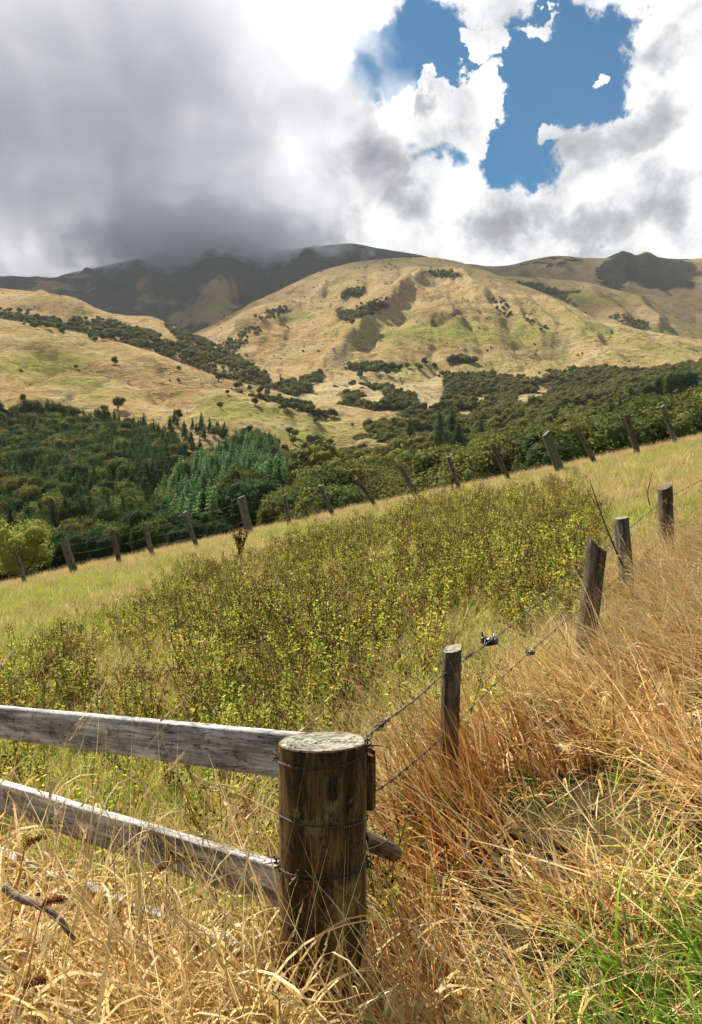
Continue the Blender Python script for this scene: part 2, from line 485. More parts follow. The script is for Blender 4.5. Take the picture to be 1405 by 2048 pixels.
TAN = np.array([.56, .37, .16]); GRN = np.array([.32, .34, .075]); BUSH = np.array([.035, .042, .022]); PALE = np.array([.68, .53, .28]); BRN = np.array([.24, .15, .07])
def mixc(a, b, f): return a * (1 - f[..., None]) + b * f[..., None]
def blobs(px, py, lst):
    r = np.zeros(px.shape)
    for bx, by, rx, ry, *k in lst:
        r = np.maximum(r, (k[0] if k else 1) * np.exp(-((px - bx) / rx) ** 2 - ((py - by) / ry) ** 2))
    return r
def pasture(px, py, x, y, P, sc=120, green=(), brown=(), bush=(), pale=(), gbase=.15, wob=10):
    n = fbm(x / sc, y / sc, 41, 5); n2 = fbm(x / sc * 3, y / sc * 3, 47, 4)
    wx = px + wob * fbm(x / sc * 2, y / sc * 2, 61, 4); wy = py + wob * .6 * fbm(x / sc * 2, y / sc * 2, 67, 4)
    c = mixc(TAN, PALE, np.clip(.35 + n2 * .9, 0, 1))
    g = np.clip(blobs(wx, wy, green) * (1.1 + n2 * .9) + n * .6 + gbase - .12, 0, .82)
    c = mixc(c, GRN, g)
    c = mixc(c, PALE, np.clip(blobs(wx, wy, pale), 0, 1))
    b = np.clip(blobs(wx, wy, brown) + np.clip(n2 - .25, 0, 1) * .7, 0, .8)
    c = mixc(c, BRN, b)
    if bush:
        f = blobs(wx, wy, bush)
        c = mixc(c, BUSH, np.clip((f - .35 + n2 * .25) * 8, 0, 1))
    return c

# ---- far mountain, mostly bush, its top in the cloud
def col_mountain(px, py, x, y, P):
    n = fbm(x / 300, y / 300, 5, 5); n2 = fbm(x / 90, y / 90, 6, 4)
    b = BUSH * 1.3 + 0 * n[..., None]
    wx = px + 14 * fbm(x / 200, y / 200, 71, 4); wy = py + 9 * fbm(x / 200, y / 200, 73, 4)
    tan = blobs(wx, wy, [(285, 580, 26, 45, .55), (440, 585, 42, 34), (425, 625, 60, 30), (110, 575, 60, 18, .8), (150, 549, 40, 8, .8), (340, 612, 60, 10, .6), (560, 600, 14, 10, .5), (370, 640, 60, 14, .9)])
    grn = blobs(wx, wy, [(420, 612, 28, 10), (310, 602, 36, 5, .8)])
    c = mixc(b, TAN * .75, np.clip((tan - .38 + n2 * .5) * 4, 0, 1))
    return mixc(c, GRN, np.clip((grn - .4) * 3, 0, 1) * .8)
sheet('far_mountain', 'dark bush-covered mountain with its top in grey cloud',
      [([(-500, 690), (36, 680), (250, 690), (420, 690), (600, 680), (900, 640), (1200, 620)], [(-500, 2600), (1200, 2600)]),
       ([(-500, 600), (36, 590), (150, 600), (280, 610), (360, 635), (430, 600), (500, 605), (600, 590), (900, 600), (1200, 600)], [(-500, 3400), (300, 3500), (440, 3100), (560, 3500), (1200, 3500)]),
       ([(-500, 560), (36, 552), (95, 557), (150, 544), (200, 533), (260, 520), (340, 500), (430, 470), (500, 478), (560, 500), (620, 495), (700, 487), (760, 496), (850, 512), (920, 532), (1200, 560)],
        [(-500, 4300), (200, 4600), (460, 4900), (560, 4700), (700, 4800), (1200, 4600)])],
      -500, 1200, 420, 60, feats=[([(470, 545), (440, 575), (405, 605), (380, 640)], 16, 70), ([(640, 500), (580, 560), (520, 620)], 20, 90), ([(545, 500), (500, 560), (470, 600)], 16, -110),
                                  ([(260, 530), (290, 570), (330, 620)], 18, 60), ([(170, 550), (200, 590)], 14, 50)],
      rough=(46, 420), gully=(60, 260), colf=col_mountain, back=(900, -300))
# ---- far right ridge
def col_ridge(px, py, x, y, P):
    return .62 * pasture(px, py, x, y, P, 200, green=[(1150, 590, 100, 12)], brown=[(1080, 540, 60, 14, .3)], bush=[(1250, 518, 40, 26), (1225, 545, 28, 40), (1290, 535, 60, 36), (1350, 545, 50, 32), (1000, 560, 50, 10, .5), (1100, 519, 80, 3)], gbase=.0, wob=34)  # whole ridge colour darkened, standing in for cloud shadow
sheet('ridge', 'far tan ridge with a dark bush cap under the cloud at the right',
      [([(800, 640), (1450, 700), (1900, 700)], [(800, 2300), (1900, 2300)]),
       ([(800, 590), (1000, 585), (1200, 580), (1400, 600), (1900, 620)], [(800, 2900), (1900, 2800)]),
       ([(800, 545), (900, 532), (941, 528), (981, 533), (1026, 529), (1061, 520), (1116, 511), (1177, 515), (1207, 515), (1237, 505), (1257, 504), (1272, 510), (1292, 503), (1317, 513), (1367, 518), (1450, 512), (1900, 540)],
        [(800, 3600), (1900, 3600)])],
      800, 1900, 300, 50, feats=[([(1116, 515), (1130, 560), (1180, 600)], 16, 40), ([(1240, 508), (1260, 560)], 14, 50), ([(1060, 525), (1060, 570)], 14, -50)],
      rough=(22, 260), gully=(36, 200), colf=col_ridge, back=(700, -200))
# ---- second ridge at right
def col_h2(px, py, x, y, P):
    return .8 * pasture(px, py, x, y, P, 120, green=[(1180, 600, 120, 16), (1330, 660, 80, 14)], bush=[(1060, 572, 40, 8), (1120, 585, 50, 7)], brown=[(1200, 610, 60, 10, .5)], gbase=.05)  # cloud shade put into this hill's colour to set it back
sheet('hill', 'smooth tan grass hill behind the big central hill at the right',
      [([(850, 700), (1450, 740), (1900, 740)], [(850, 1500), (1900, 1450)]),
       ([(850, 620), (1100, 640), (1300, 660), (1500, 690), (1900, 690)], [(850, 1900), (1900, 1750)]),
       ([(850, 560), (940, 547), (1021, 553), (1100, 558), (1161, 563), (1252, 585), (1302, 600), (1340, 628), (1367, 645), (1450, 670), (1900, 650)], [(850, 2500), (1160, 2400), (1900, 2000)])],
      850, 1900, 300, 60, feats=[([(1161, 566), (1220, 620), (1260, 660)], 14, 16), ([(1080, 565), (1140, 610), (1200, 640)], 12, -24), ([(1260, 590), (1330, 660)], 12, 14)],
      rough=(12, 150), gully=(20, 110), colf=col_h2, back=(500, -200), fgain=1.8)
# ---- big central hill
def col_h1(px, py, x, y, P):
    c = pasture(px, py, x, y, P, 110,
        green=[(800, 665, 130, 30, .45), (930, 665, 170, 36, .62), (1060, 655, 80, 34, .55), (1170, 655, 140, 28, .6), (1060, 725, 190, 26, .5), (880, 640, 60, 14, .7), (840, 740, 120, 12, .6), (1320, 700, 80, 16, .8), (560, 635, 80, 6, .5)],
        brown=[(890, 632, 45, 9, .9), (1005, 680, 16, 12, .9), (900, 610, 40, 8, .5), (770, 590, 70, 14, .35), (950, 700, 120, 14, .4), (560, 660, 90, 20, .3)],
        bush=[(700, 628, 32, 14), (745, 615, 30, 8), (700, 590, 22, 7), (740, 627, 16, 5), (890, 549, 36, 5), (560, 620, 22, 6)],
        pale=[(750, 545, 120, 14, .5), (720, 770, 60, 18, .9), (860, 780, 60, 22, .9), (900, 750, 300, 12, .5)], gbase=.08)
    return c
sheet('central_hill', 'large rounded tan hill with green patches in the middle distance',
      [([(380, 790), (520, 800), (640, 860), (760, 880), (900, 880), (1100, 870), (1300, 850), (1500, 820), (1700, 800)], [(380, 900), (640, 760), (900, 740), (1300, 720), (1700, 700)]),
       ([(380, 740), (480, 725), (560, 765), (640, 755), (760, 735), (900, 745), (1100, 755), (1300, 740), (1500, 735), (1700, 720)], [(380, 1200), (560, 1050), (900, 1000), (1300, 960), (1700, 900)]),
       ([(380, 700), (450, 680), (560, 690), (650, 670), (760, 655), (900, 655), (1050, 680), (1150, 700), (1300, 710), (1500, 710), (1700, 700)], [(380, 1500), (560, 1300), (760, 1280), (900, 1250), (1300, 1200), (1700, 1100)]),
       ([(380, 680), (430, 655), (500, 640), (600, 625), (700, 600), (800, 580), (900, 580), (1000, 610), (1150, 655), (1300, 680), (1500, 695), (1700, 690)], [(380, 1700), (600, 1600), (870, 1600), (1300, 1450), (1700, 1300)]),
       ([(380, 670), (430, 650), (470, 626), (540, 590), (600, 560), (650, 540), (700, 526), (760, 518), (830, 514), (870, 515), (920, 524), (951, 534), (1026, 563), (1131, 604), (1202, 643), (1292, 664), (1400, 684), (1500, 690), (1700, 680)],
        [(380, 1900), (600, 2100), (870, 2200), (1150, 1900), (1700, 1500)])],
      380, 1700, 560, 46,
      feats=[([(900, 545), (915, 558), (951, 595), (1001, 625), (1081, 668), (1151, 690), (1240, 722)], 11, 26),
             ([(850, 540), (830, 560), (790, 600), (740, 650), (700, 690), (640, 740)], 15, 20),
             ([(930, 540), (985, 590), (1010, 600), (1060, 650), (1120, 680)], 9, -24),
             ([(970, 600), (1010, 640), (1080, 690), (1200, 740)], 9, -12),
             ([(640, 560), (560, 620), (450, 690)], 12, -14), ([(700, 535), (620, 600), (530, 650), (470, 680)], 12, 18),
             ([(750, 575), (720, 610), (660, 640), (560, 680), (500, 720)], 14, -6),
             ([(820, 580), (800, 640), (760, 690), (720, 730)], 14, -4),
             ([(430, 655), (560, 628), (700, 640)], 6, 12), ([(900, 590), (905, 625), (920, 660)], 22, 9), ([(860, 640), (930, 634)], 6, -14),
             ([(1090, 600), (1160, 650), (1210, 680)], 9, 14), ([(1030, 600), (1100, 645), (1160, 670)], 7, -14)],
      rough=(12, 110), gully=(20, 80), colf=col_h1, back=(500, -220), fgain=1.35)
# ---- hill behind the left pasture
def col_s4(px, py, x, y, P):
    return pasture(px, py, x, y, P, 110, green=[(110, 600, 60, 8, .4)], brown=[(100, 612, 80, 10, .5), (200, 650, 60, 8, .4)], bush=[(60, 640, 50, 12), (130, 655, 40, 10), (250, 665, 60, 14), (330, 690, 50, 12)], gbase=-.05)
sheet('hill.001', 'tan hill shoulder behind a dark belt of trees at the far left',
      [([(-500, 740), (36, 740), (300, 760), (420, 760), (560, 800)], [(-500, 900), (560, 900)]),
       ([(-500, 640), (36, 632), (150, 655), (300, 685), (420, 710), (560, 750)], [(-500, 1150), (560, 1050)]),
       ([(-500, 560), (36, 580), (100, 587), (165, 602), (200, 620), (250, 631), (300, 635), (350, 655), (420, 690), (560, 740)], [(-500, 1700), (560, 1350)])],
      -500, 560, 300, 50, feats=[([(60, 585), (150, 625), (250, 650)], 7, 12), ([(36, 600), (120, 630), (170, 650)], 7, -14)],
      rough=(8, 110), gully=(12, 80), colf=col_s4, back=(300, -160))
# ---- left pasture hill
def col_s5(px, py, x, y, P):
    return pasture(px, py, x, y, P, 70,
        green=[(90, 730, 110, 16, .9), (150, 765, 90, 14, .7), (440, 805, 50, 11, 1.2), (490, 825, 70, 14, 1.1), (230, 790, 90, 12, .7), (290, 735, 40, 8, .6), (60, 690, 60, 8, .5), (600, 855, 70, 20, .8), (620, 880, 40, 20, .8)],
        brown=[(100, 700, 90, 10, .35), (350, 790, 40, 6, .5), (200, 745, 120, 6, .3)], pale=[(600, 800, 120, 9, .8), (560, 850, 120, 18, .5)], gbase=.12)
sheet('pasture_hill', 'near tan and green pasture hill at the left with scattered trees',
      [([(-500, 900), (36, 900), (300, 900), (480, 920), (600, 960), (700, 960), (800, 945), (950, 960)], [(-500, 400), (480, 400), (950, 380)]),
       ([(-500, 800), (36, 815), (300, 830), (420, 830), (480, 845), (600, 885), (700, 890), (800, 890), (950, 910)], [(-500, 480), (480, 480), (950, 480)]),
       ([(-500, 700), (36, 730), (200, 748), (300, 765), (385, 790), (450, 797), (560, 818), (700, 850), (800, 868), (950, 900)], [(-500, 660), (480, 620), (950, 560)]),
       ([(-500, 600), (36, 643), (110, 656), (200, 674), (300, 702), (380, 733), (450, 757), (520, 778), (600, 797), (700, 818), (800, 834), (870, 860), (950, 890)], [(-500, 950), (300, 860), (600, 760), (950, 620)])],
      -500, 950, 420, 46, feats=[([(385, 792), (450, 800), (560, 830), (660, 862)], 8, 5), ([(300, 780), (360, 800), (400, 812)], 7, -6), ([(36, 690), (150, 720), (260, 760), (360, 790)], 8, -7),
                                 ([(200, 690), (320, 740), (440, 785)], 7, 5), ([(470, 800), (560, 812), (660, 840)], 5, -5), ([(420, 760), (520, 800)], 5, -5)],
      rough=(6, 70), gully=(8, 45), colf=col_s5, back=(250, -120), fgain=1.6)
# ---- valley floor and wooded lower slopes
CLEAR = [(690, 948, 95, 12), (780, 950, 70, 13), (905, 912, 45, 9), (640, 938, 50, 8), (860, 925, 40, 8), (660, 912, 40, 7), (860, 798, 26, 14), (740, 762, 70, 14), (745, 795, 26, 10), (1085, 780, 16, 14), (1185, 778, 16, 5), (1330, 825, 60, 10), (700, 838, 80, 9), (690, 875, 60, 9), (830, 770, 60, 12), (940, 738, 120, 12), (700, 758, 60, 18), (800, 755, 90, 16), (870, 775, 22, 26), (1060, 800, 30, 8), (1000, 870, 40, 6), (1200, 850, 36, 6), (780, 830, 34, 7), (970, 800, 22, 6), (740, 905, 40, 6), (1120, 900, 30, 6), (1290, 800, 30, 7), (640, 800, 50, 10), (660, 775, 40, 8), (930, 832, 30, 6), (1010, 840, 30, 5), (1150, 822, 26, 5), (850, 872, 30, 6)]
def col_val(px, py, x, y, P):
    n2 = fbm(x / 30, y / 30, 47, 4)
    c = mixc(np.array([.07, .075, .03]), np.array([.12, .11, .045]), np.clip(.5 + n2, 0, 1))
    f = blobs(px + 8 * fbm(x / 40, y / 40, 3, 3), py, [(a, b, c * 1.1, d * 1.7) for a, b, c, d in CLEAR])
    return mixc(c, PALE * .95, np.clip((f - .4) * 5, 0, 1))
sheet('valley', 'wooded valley floor and lower slopes with small tan clearings',
      [([(-700, 1420), (36, 1330), (300, 1290), (700, 1200), (1100, 1110), (1370, 1060), (2100, 1000)], [(-700, 60), (2100, 60)]),
       ([(-700, 1240), (36, 1195), (300, 1160), (480, 1140), (700, 1100), (900, 1060), (1100, 1020), (1370, 975), (2100, 900)], [(-700, 100), (2100, 100)]),
       ([(-700, 1120), (36, 1090), (300, 1060), (480, 1040), (700, 1015), (900, 985), (1100, 960), (1370, 925), (2100, 850)], [(-700, 170), (2100, 170)]),
       ([(-700, 1000), (36, 985), (300, 965), (480, 965), (700, 970), (900, 945), (1100, 925), (1370, 885), (2100, 820)], [(-700, 270), (2100, 270)]),
       ([(-700, 880), (36, 880), (250, 880), (400, 905), (480, 890), (700, 925), (900, 900), (1100, 880), (1370, 845), (2100, 790)], [(-700, 400), (2100, 400)]),
       ([(-700, 820), (36, 840), (300, 850), (480, 860), (700, 870), (900, 850), (1100, 830), (1370, 800), (2100, 760)], [(-700, 500), (700, 560), (2100, 600)]),
       ([(-700, 820), (36, 840), (300, 850), (480, 840), (700, 790), (900, 795), (1100, 785), (1370, 758), (2100, 720)], [(-700, 560), (480, 620), (700, 850), (2100, 850)]),
       ([(-700, 820), (36, 840), (300, 850), (480, 800), (640, 765), (760, 752), (900, 750), (1100, 752), (1370, 735), (2100, 700)], [(-700, 640), (480, 800), (700, 1040), (2100, 1000)])],
      -700, 2100, 420, 26, feats=[([(480, 860), (400, 900), (330, 960)], 16, -3)], rough=(9, 75), gully=(9, 60), colf=col_val, back=(120, -60))

# ============================================================ vegetation generators (numpy)
rng = np.random.default_rng(5)
def ribbons(n, spread, h, w, lean=(0.15, .5), curl=(.5, 1.5), segs=6, az=None, azs=math.pi, cols=None, hjit=.4, seed=0, heads=0., headcol=(.5, .38, .2), tipw=.12, wild=0., cpow=2.):
    r = np.random.default_rng(seed)
    rad = spread * np.sqrt(r.random(n)); th = r.random(n) * 2 * math.pi
    root = np.stack([rad * np.cos(th), rad * np.sin(th), np.full(n, -.03)], 1)
    H = h * (1 - hjit * r.random(n))
    A = (r.random(n) * 2 - 1) * azs + (az if az is not None else 0)
    dirh = np.stack([np.cos(A), np.sin(A), np.zeros(n)], 1)
    ln = lean[0] + (lean[1] - lean[0]) * r.random(n)
    cu = curl[0] + (curl[1] - curl[0]) * r.random(n)
    side = np.stack([-np.sin(A), np.cos(A), np.zeros(n)], 1)
    tw = (r.random(n) - .5) * 1.4
    W = w * (.6 + .8 * r.random(n))
    p = root.copy(); Vs = []; C = []
    ci = r.integers(0, len(cols), n); base = np.array(cols)[ci] * (.8 + .4 * r.random((n, 1)))
    step = H / segs
    wa = (r.random(n) - .5) * wild
    for k in range(segs + 1):
        t = k / segs
        ang = ln + cu * t ** cpow + wa * np.sin(t * 9 + ci)
        s2 = side * np.cos(tw * t * 2)[:, None] + np.array([0, 0, 1.]) * np.sin(tw * t * 2)[:, None] * .7
        wk = W * (1 - (1 - tipw) * t ** 1.6)
        Vs.append(p - s2 * (wk / 2)[:, None]); Vs.append(p + s2 * (wk / 2)[:, None])
        C.append(base); C.append(base)
        d = dirh * np.sin(ang)[:, None] + np.array([0, 0, 1.]) * np.cos(ang)[:, None]
        p = p + d * step[:, None]
    V = np.stack(Vs, 1); Cc = np.stack(C, 1)               # n, 2(segs+1), 3
    m = 2 * (segs + 1)
    q = np.array([[2 * k, 2 * k + 1, 2 * k + 3, 2 * k + 2] for k in range(segs)])
    Fq = (np.arange(n)[:, None, None] * m + q[None]).reshape(-1, 4)
    V = V.reshape(-1, 3); Cc = Cc.reshape(-1, 3)
    if heads > 0:
        hv, hf, hc = [], [], []; off = len(V)
        for i in np.nonzero(r.random(n) < heads)[0]:
            tip = V.reshape(n, m, 3)[i, -1]; ang = ln[i] + cu[i]
            d = dirh[i] * math.sin(ang) + np.array([0, 0, 1.]) * math.cos(ang)
            L = h * .16 * (.7 + .6 * r.random())
            for j in range(9):
                q0 = tip - d * L * (j / 9); e = d * L * .16 + r.normal(0, 1, 3) * L * .035
                s = np.cross(d, r.normal(0, 1, 3)); s = s / (np.linalg.norm(s) + 1e-6) * min(w, .004) * .8
                b = len(hv) + off
                hv += [q0 - s, q0 + s, q0 + e * 1.3 + s * .3]; hf.append([b, b + 1, b + 2]); hc += [np.array(headcol) * (.7 + .5 * r.random())] * 3
        if hv:
            return np.concatenate([V, hv]), [Fq, np.array(hf)], np.concatenate([Cc, hc])
    return V, [Fq], Cc
def merge(parts):
    V, Fs, C = [], {}, []; off = 0
    for v, fs, c in parts:
        V.append(v); C.append(c)
        for f in fs: Fs.setdefault(f.shape[1], []).append(f + off)
        off += len(v)
    return np.concatenate(V), [np.concatenate(f) for f in Fs.values()], np.concatenate(C)
def quads(cent, nrm, size, col, r, aspect=1.0, thin_=.55):
    """leaf quads around centres, facing nrm"""
    n = len(cent)
    a = np.cross(nrm, r.normal(0, 1, (n, 3))); a /= np.linalg.norm(a, axis=1, keepdims=True) + 1e-9
    b = np.cross(nrm, a); b /= np.linalg.norm(b, axis=1, keepdims=True) + 1e-9
    s = np.asarray(size).reshape(-1, 1) / 2
    V = np.stack([cent - a * s * aspect, cent - b * s * thin_, cent + a * s * aspect, cent + b * s * thin_], 1).reshape(-1, 3)
    Fq = np.arange(4 * n).reshape(n, 4)
    return V, [Fq], np.repeat(col, 4, 0)
def ico_blob(c, r, col, seed, amp=.18, sub=2):
    bm = bmesh.new(); bmesh.ops.create_icosphere(bm, subdivisions=sub, radius=1)
    v = np.array([x.co[:] for x in bm.verts]); f = np.array([[x.index for x in y.verts] for y in bm.faces]); bm.free()
    nn = fbm(v[:, 0] * 2 + seed, v[:, 1] * 2 + v[:, 2] * 1.7, seed, 3)
    v = v * (1 + amp * nn)[:, None] * np.asarray(r) + np.asarray(c)
    return v, [f], np.repeat(np.asarray(col)[None], len(v), 0)
def crown(ells, n, leaf, cols, seed, core=.78, updir=0.3):
    """foliage crown from overlapping ellipsoids"""
    r = np.random.default_rng(seed); parts = []
    vol = np.array([e[1][0] * e[1][1] for e in ells]); cnt = (vol / vol.sum() * n).astype(int)
    for i, (c, rad) in enumerate(ells):
        c = np.array(c); rad = np.array(rad)
        d = r.normal(0, 1, (cnt[i], 3)); d /= np.linalg.norm(d, axis=1, keepdims=True)
        d = d[d[:, 2] > -.75]
        sh = 1 + .16 * fbm(d[:, 0] * 3 + i, d[:, 1] * 3 + d[:, 2] * 2, seed + i, 3)
        pos = c + d * rad * (sh * (.80 + .26 * r.random(len(d))))[:, None]
        keep = np.ones(len(d), bool)
        for j, (c2, r2) in enumerate(ells):
            if j != i: keep &= (((pos - np.array(c2)) / (np.array(r2) * .85)) ** 2).sum(1) > 1
        pos = pos[keep]; d = d[keep]
        nr = d + r.normal(0, .55, d.shape) + np.array([0, 0, updir]); nr /= np.linalg.norm(nr, axis=1, keepdims=True)
        cc = np.array(cols)[r.integers(0, len(cols), len(pos))] * (.75 + .5 * r.random((len(pos), 1)))
        parts.append(quads(pos, nr, leaf * (.6 + .8 * r.random(len(pos))), cc, r))
        if core: parts.append(ico_blob(c, rad * core, np.mean(cols, 0) * .9, seed + i * 3))
    return merge(parts)
def tube(pts, rad, sides=6, col=(.1, .08, .06)):
    pts = np.array(pts, float); n = len(pts)
    rad = np.broadcast_to(np.asarray(rad, float), (n,))
    T = np.gradient(pts, axis=0); T /= np.linalg.norm(T, axis=1, keepdims=True) + 1e-12
    ref = np.array([0, 0, 1.]) if abs(T[0][2]) < .9 else np.array([1., 0, 0])
    a = np.cross(T, ref); a /= np.linalg.norm(a, axis=1, keepdims=True) + 1e-12
    b = np.cross(T, a)
    th = np.arange(sides) * 2 * math.pi / sides
    V = (pts[:, None] + rad[:, None, None] * (a[:, None] * np.cos(th)[None, :, None] + b[:, None] * np.sin(th)[None, :, None])).reshape(-1, 3)
    F_ = []
    for k in range(n - 1):
        for j in range(sides):
            F_.append([k * sides + j, k * sides + (j + 1) % sides, (k + 1) * sides + (j + 1) % sides, (k + 1) * sides + j])
    V = np.concatenate([V, pts[:1], pts[-1:]])
    cap = [[(j + 1) % sides, j, n * sides] for j in range(sides)] + [[(n - 1) * sides + j, (n - 1) * sides + (j + 1) % sides, n * sides + 1] for j in range(sides)]
    return V, [np.array(F_), np.array(cap)], np.repeat(np.array(col)[None], len(V), 0)

class Kind:
    """a tree kind: crown and trunk meshes, unit = metres"""
    def __init__(s, name, crown_m, trunk_m): s.name, s.crown, s.trunk = name, crown_m, trunk_m
def lump_tree(name, seed, h=6., w=5., nl=5, n=500, leaf=.55, cols=((.05, .065, .02),), mat=None, trunk_h=1.0, tall=1.0, core=.8):
    r = np.random.default_rng(seed)
    ells = [((0, 0, trunk_h + (h - trunk_h) * .5), (w * .36, w * .36, (h - trunk_h) * .46))]
    for k in range(nl):
        a = k * 2.4 + r.random(); q = w * .26 * (.7 + .6 * r.random())
        zc = trunk_h + (h - trunk_h) * (.3 + .45 * r.random())
        ells.append(((q * math.cos(a), q * math.sin(a), zc), (w * .24 * (.8 + .4 * r.random()),) * 2 + ((h - trunk_h) * .26 * (.8 + .4 * r.random()),)))
    v, f, c = crown(ells, n, leaf, cols, seed, core)
    cm = mesh_np(name + '_crown', v, f, [mat or M_BUSHF], False, c)
    p = [np.array([0, 0, -.6]), np.array([r.normal() * .05, r.normal() * .05, trunk_h * .6]), np.array([r.normal() * .2, r.normal() * .2, trunk_h + (h - trunk_h) * .45])]
    tp = [tube(p, [w * .05, w * .04, w * .02])]
    for k in range(3):
        a = k * 2.1 + r.random()
        tp.append(tube([p[1], p[1] + np.array([math.cos(a) * w * .2, math.sin(a) * w * .2, (h - trunk_h) * .35])], [w * .025, w * .01], 5))
    v, f, c = merge(tp)
    return Kind(name, cm, mesh_np(name + '_trunk', v, f, [M_BARK], True, c))
def conifer(name, seed, h=13., w=4.6, tiers=15, m=9, cols=((.03, .07, .035),), leaf=.8, mat=None, up=.0, taper=.85):
    r = np.random.default_rng(seed); pos, nrm, sz = [], [], []
    for k in range(tiers):
        t = k / (tiers - 1); z = h * (.10 + .88 * t); R = w / 2 * (1 - t) ** taper * (.8 + .35 * r.random()) + .12
        for j in range(int(m * (1 - t * .5))):
            a = r.random() * 6.283
            for q in (.35, .62, .88, 1.08):
                rr = R * q * (.85 + .3 * r.random())
                zz = z - rr * (.28 - up) + r.normal() * .12 * leaf
                pos.append([rr * math.cos(a) + r.normal() * .1, rr * math.sin(a) + r.normal() * .1, zz])
                nrm.append([math.cos(a) * .7 + r.normal() * .4, math.sin(a) * .7 + r.normal() * .4, .7 + r.normal() * .3]); sz.append(leaf * (1.15 - .5 * t) * (.7 + .6 * r.random()))
    pos = np.array(pos); nrm = np.array(nrm); nrm /= np.linalg.norm(nrm, axis=1, keepdims=True)
    cc = np.array(cols)[r.integers(0, len(cols), len(pos))] * (.7 + .6 * r.random((len(pos), 1)))
    v, f, c = merge([quads(pos, nrm, np.array(sz), cc, r, 1.25), tube([[0, 0, h * .16], [0, 0, h * .9]], [w * .3, .02], 7, np.mean(cols, 0))])
    cm = mesh_np(name + '_crown', v, f, [mat or M_TREE], False, c)
    v, f, c = tube([[0, 0, -.8], [0, 0, h * .5], [0, 0, h * .97]], [w * .05, w * .03, .02], 6)
    return Kind(name, cm, mesh_np(name + '_trunk', v, f, [M_BARK], True, c))

def stuff_instances(name, label, meshes, pts, rots, scls, idx, kind='stuff', cat=None):
    """one object that scatters small plants over the ground (uncountable cover)"""
    coll = bpy.data.collections.new(name + '_source')
    for i, me in enumerate(meshes):
        o = bpy.data.objects.new('%s_%02d' % (name, i), me); coll.objects.link(o)
    me = bpy.data.meshes.new(name)
    n = len(pts); me.vertices.add(n); me.vertices.foreach_set('co', np.asarray(pts, np.float32).ravel())
    a = me.attributes.new('rot', 'FLOAT_VECTOR', 'POINT'); a.data.foreach_set('vector', np.asarray(rots, np.float32).ravel())
    a = me.attributes.new('scl', 'FLOAT_VECTOR', 'POINT'); a.data.foreach_set('vector', np.asarray(scls, np.float32).ravel())
    a = me.attributes.new('idx', 'INT', 'POINT'); a.data.foreach_set('value', np.asarray(idx, np.int32).ravel())
    me.update()
    o = obj(name, me)
    ng = bpy.data.node_groups.new(name + '_scatter', 'GeometryNodeTree')
    ng.interface.new_socket('Geometry', in_out='INPUT', socket_type='NodeSocketGeometry')
    ng.interface.new_socket('Geometry', in_out='OUTPUT', socket_type='NodeSocketGeometry')
    N = ng.nodes.new; Lk = ng.links.new
    gi, go = N('NodeGroupInput'), N('NodeGroupOutput')
    ci = N('GeometryNodeCollectionInfo'); ci.inputs['Collection'].default_value = coll
    ci.inputs['Separate Children'].default_value = True; ci.inputs['Reset Children'].default_value = True
    ip = N('GeometryNodeInstanceOnPoints'); ip.inputs['Pick Instance'].default_value = True
    def na(nm, t):
        k = N('GeometryNodeInputNamedAttribute'); k.data_type = t; k.inputs[0].default_value = nm
        return k.outputs[0]
    e2r = N('FunctionNodeEulerToRotation'); Lk(na('rot', 'FLOAT_VECTOR'), e2r.inputs[0])
    Lk(gi.outputs[0], ip.inputs['Points']); Lk(ci.outputs[0], ip.inputs['Instance'])
    Lk(na('idx', 'INT'), ip.inputs['Instance Index']); Lk(e2r.outputs[0], ip.inputs['Rotation']); Lk(na('scl', 'FLOAT_VECTOR'), ip.inputs['Scale'])
    Lk(ip.outputs[0], go.inputs[0])
    md = o.modifiers.new('scatter', 'NODES'); md.node_group = ng
    tag(o, label, cat, kind=kind)
    return o

def on_sheet(name, test, n, seed, margin=0, weight=None):
    """n random places on a hillside where test(px,py) holds"""
    P, px, py, crest = SHEETS[name]; r = np.random.default_rng(seed)
    P = P[:crest]; qx = (px[:crest - 1, :-1] + px[1:crest, 1:]) / 2; qy = (py[:crest - 1, :-1] + py[1:crest, 1:]) / 2
    A = P[:-1, :-1]; B = P[:-1, 1:]; C = P[1:, :-1]; D = P[1:, 1:]
    area = np.linalg.norm(np.cross(B - A, C - A), axis=-1)
    w = area * test(qx, qy)
    if weight is not None: w = w * weight(A[..., 1])
    if w.sum() == 0: return np.zeros((0, 3))
    k = r.choice(w.size, n, p=(w / w.sum()).ravel())
    i, j = np.unravel_index(k, w.shape); u = r.random((n, 1)); v = r.random((n, 1))
    return (A[i, j] * (1 - u) + B[i, j] * u) * (1 - v) + (C[i, j] * (1 - u) + D[i, j] * u) * v
def thin(pts, dmin, cap=10 ** 9):
    """drop points closer than dmin"""
    grid = {}; out = []
    for k, p in enumerate(pts):
        dm = dmin if np.isscalar(dmin) else dmin[k]
        c = (int(p[0] // dm), int(p[1] // dm)); ok = True
        for a in (-1, 0, 1):
            for b in (-1, 0, 1):
                for q in grid.get((c[0] + a, c[1] + b), ()):
                    if (q[0] - p[0]) ** 2 + (q[1] - p[1]) ** 2 < dm * dm: ok = False; break
                if not ok: break
            if not ok: break
        if ok:
            grid.setdefault(c, []).append(p); out.append(k)
            if len(out) >= cap: break
    return np.array(out, int)

def place_tree(kind, name, loc, s, rz, label, cat='tree', group=None, sz=None):
    t = empty(name, tuple(loc)); t.rotation_euler = (0, 0, rz); t.scale = (s, s, s * (sz or 1))
    obj('crown', kind.crown, t); obj('trunk', kind.trunk, t)
    return tag(t, label, cat, group)

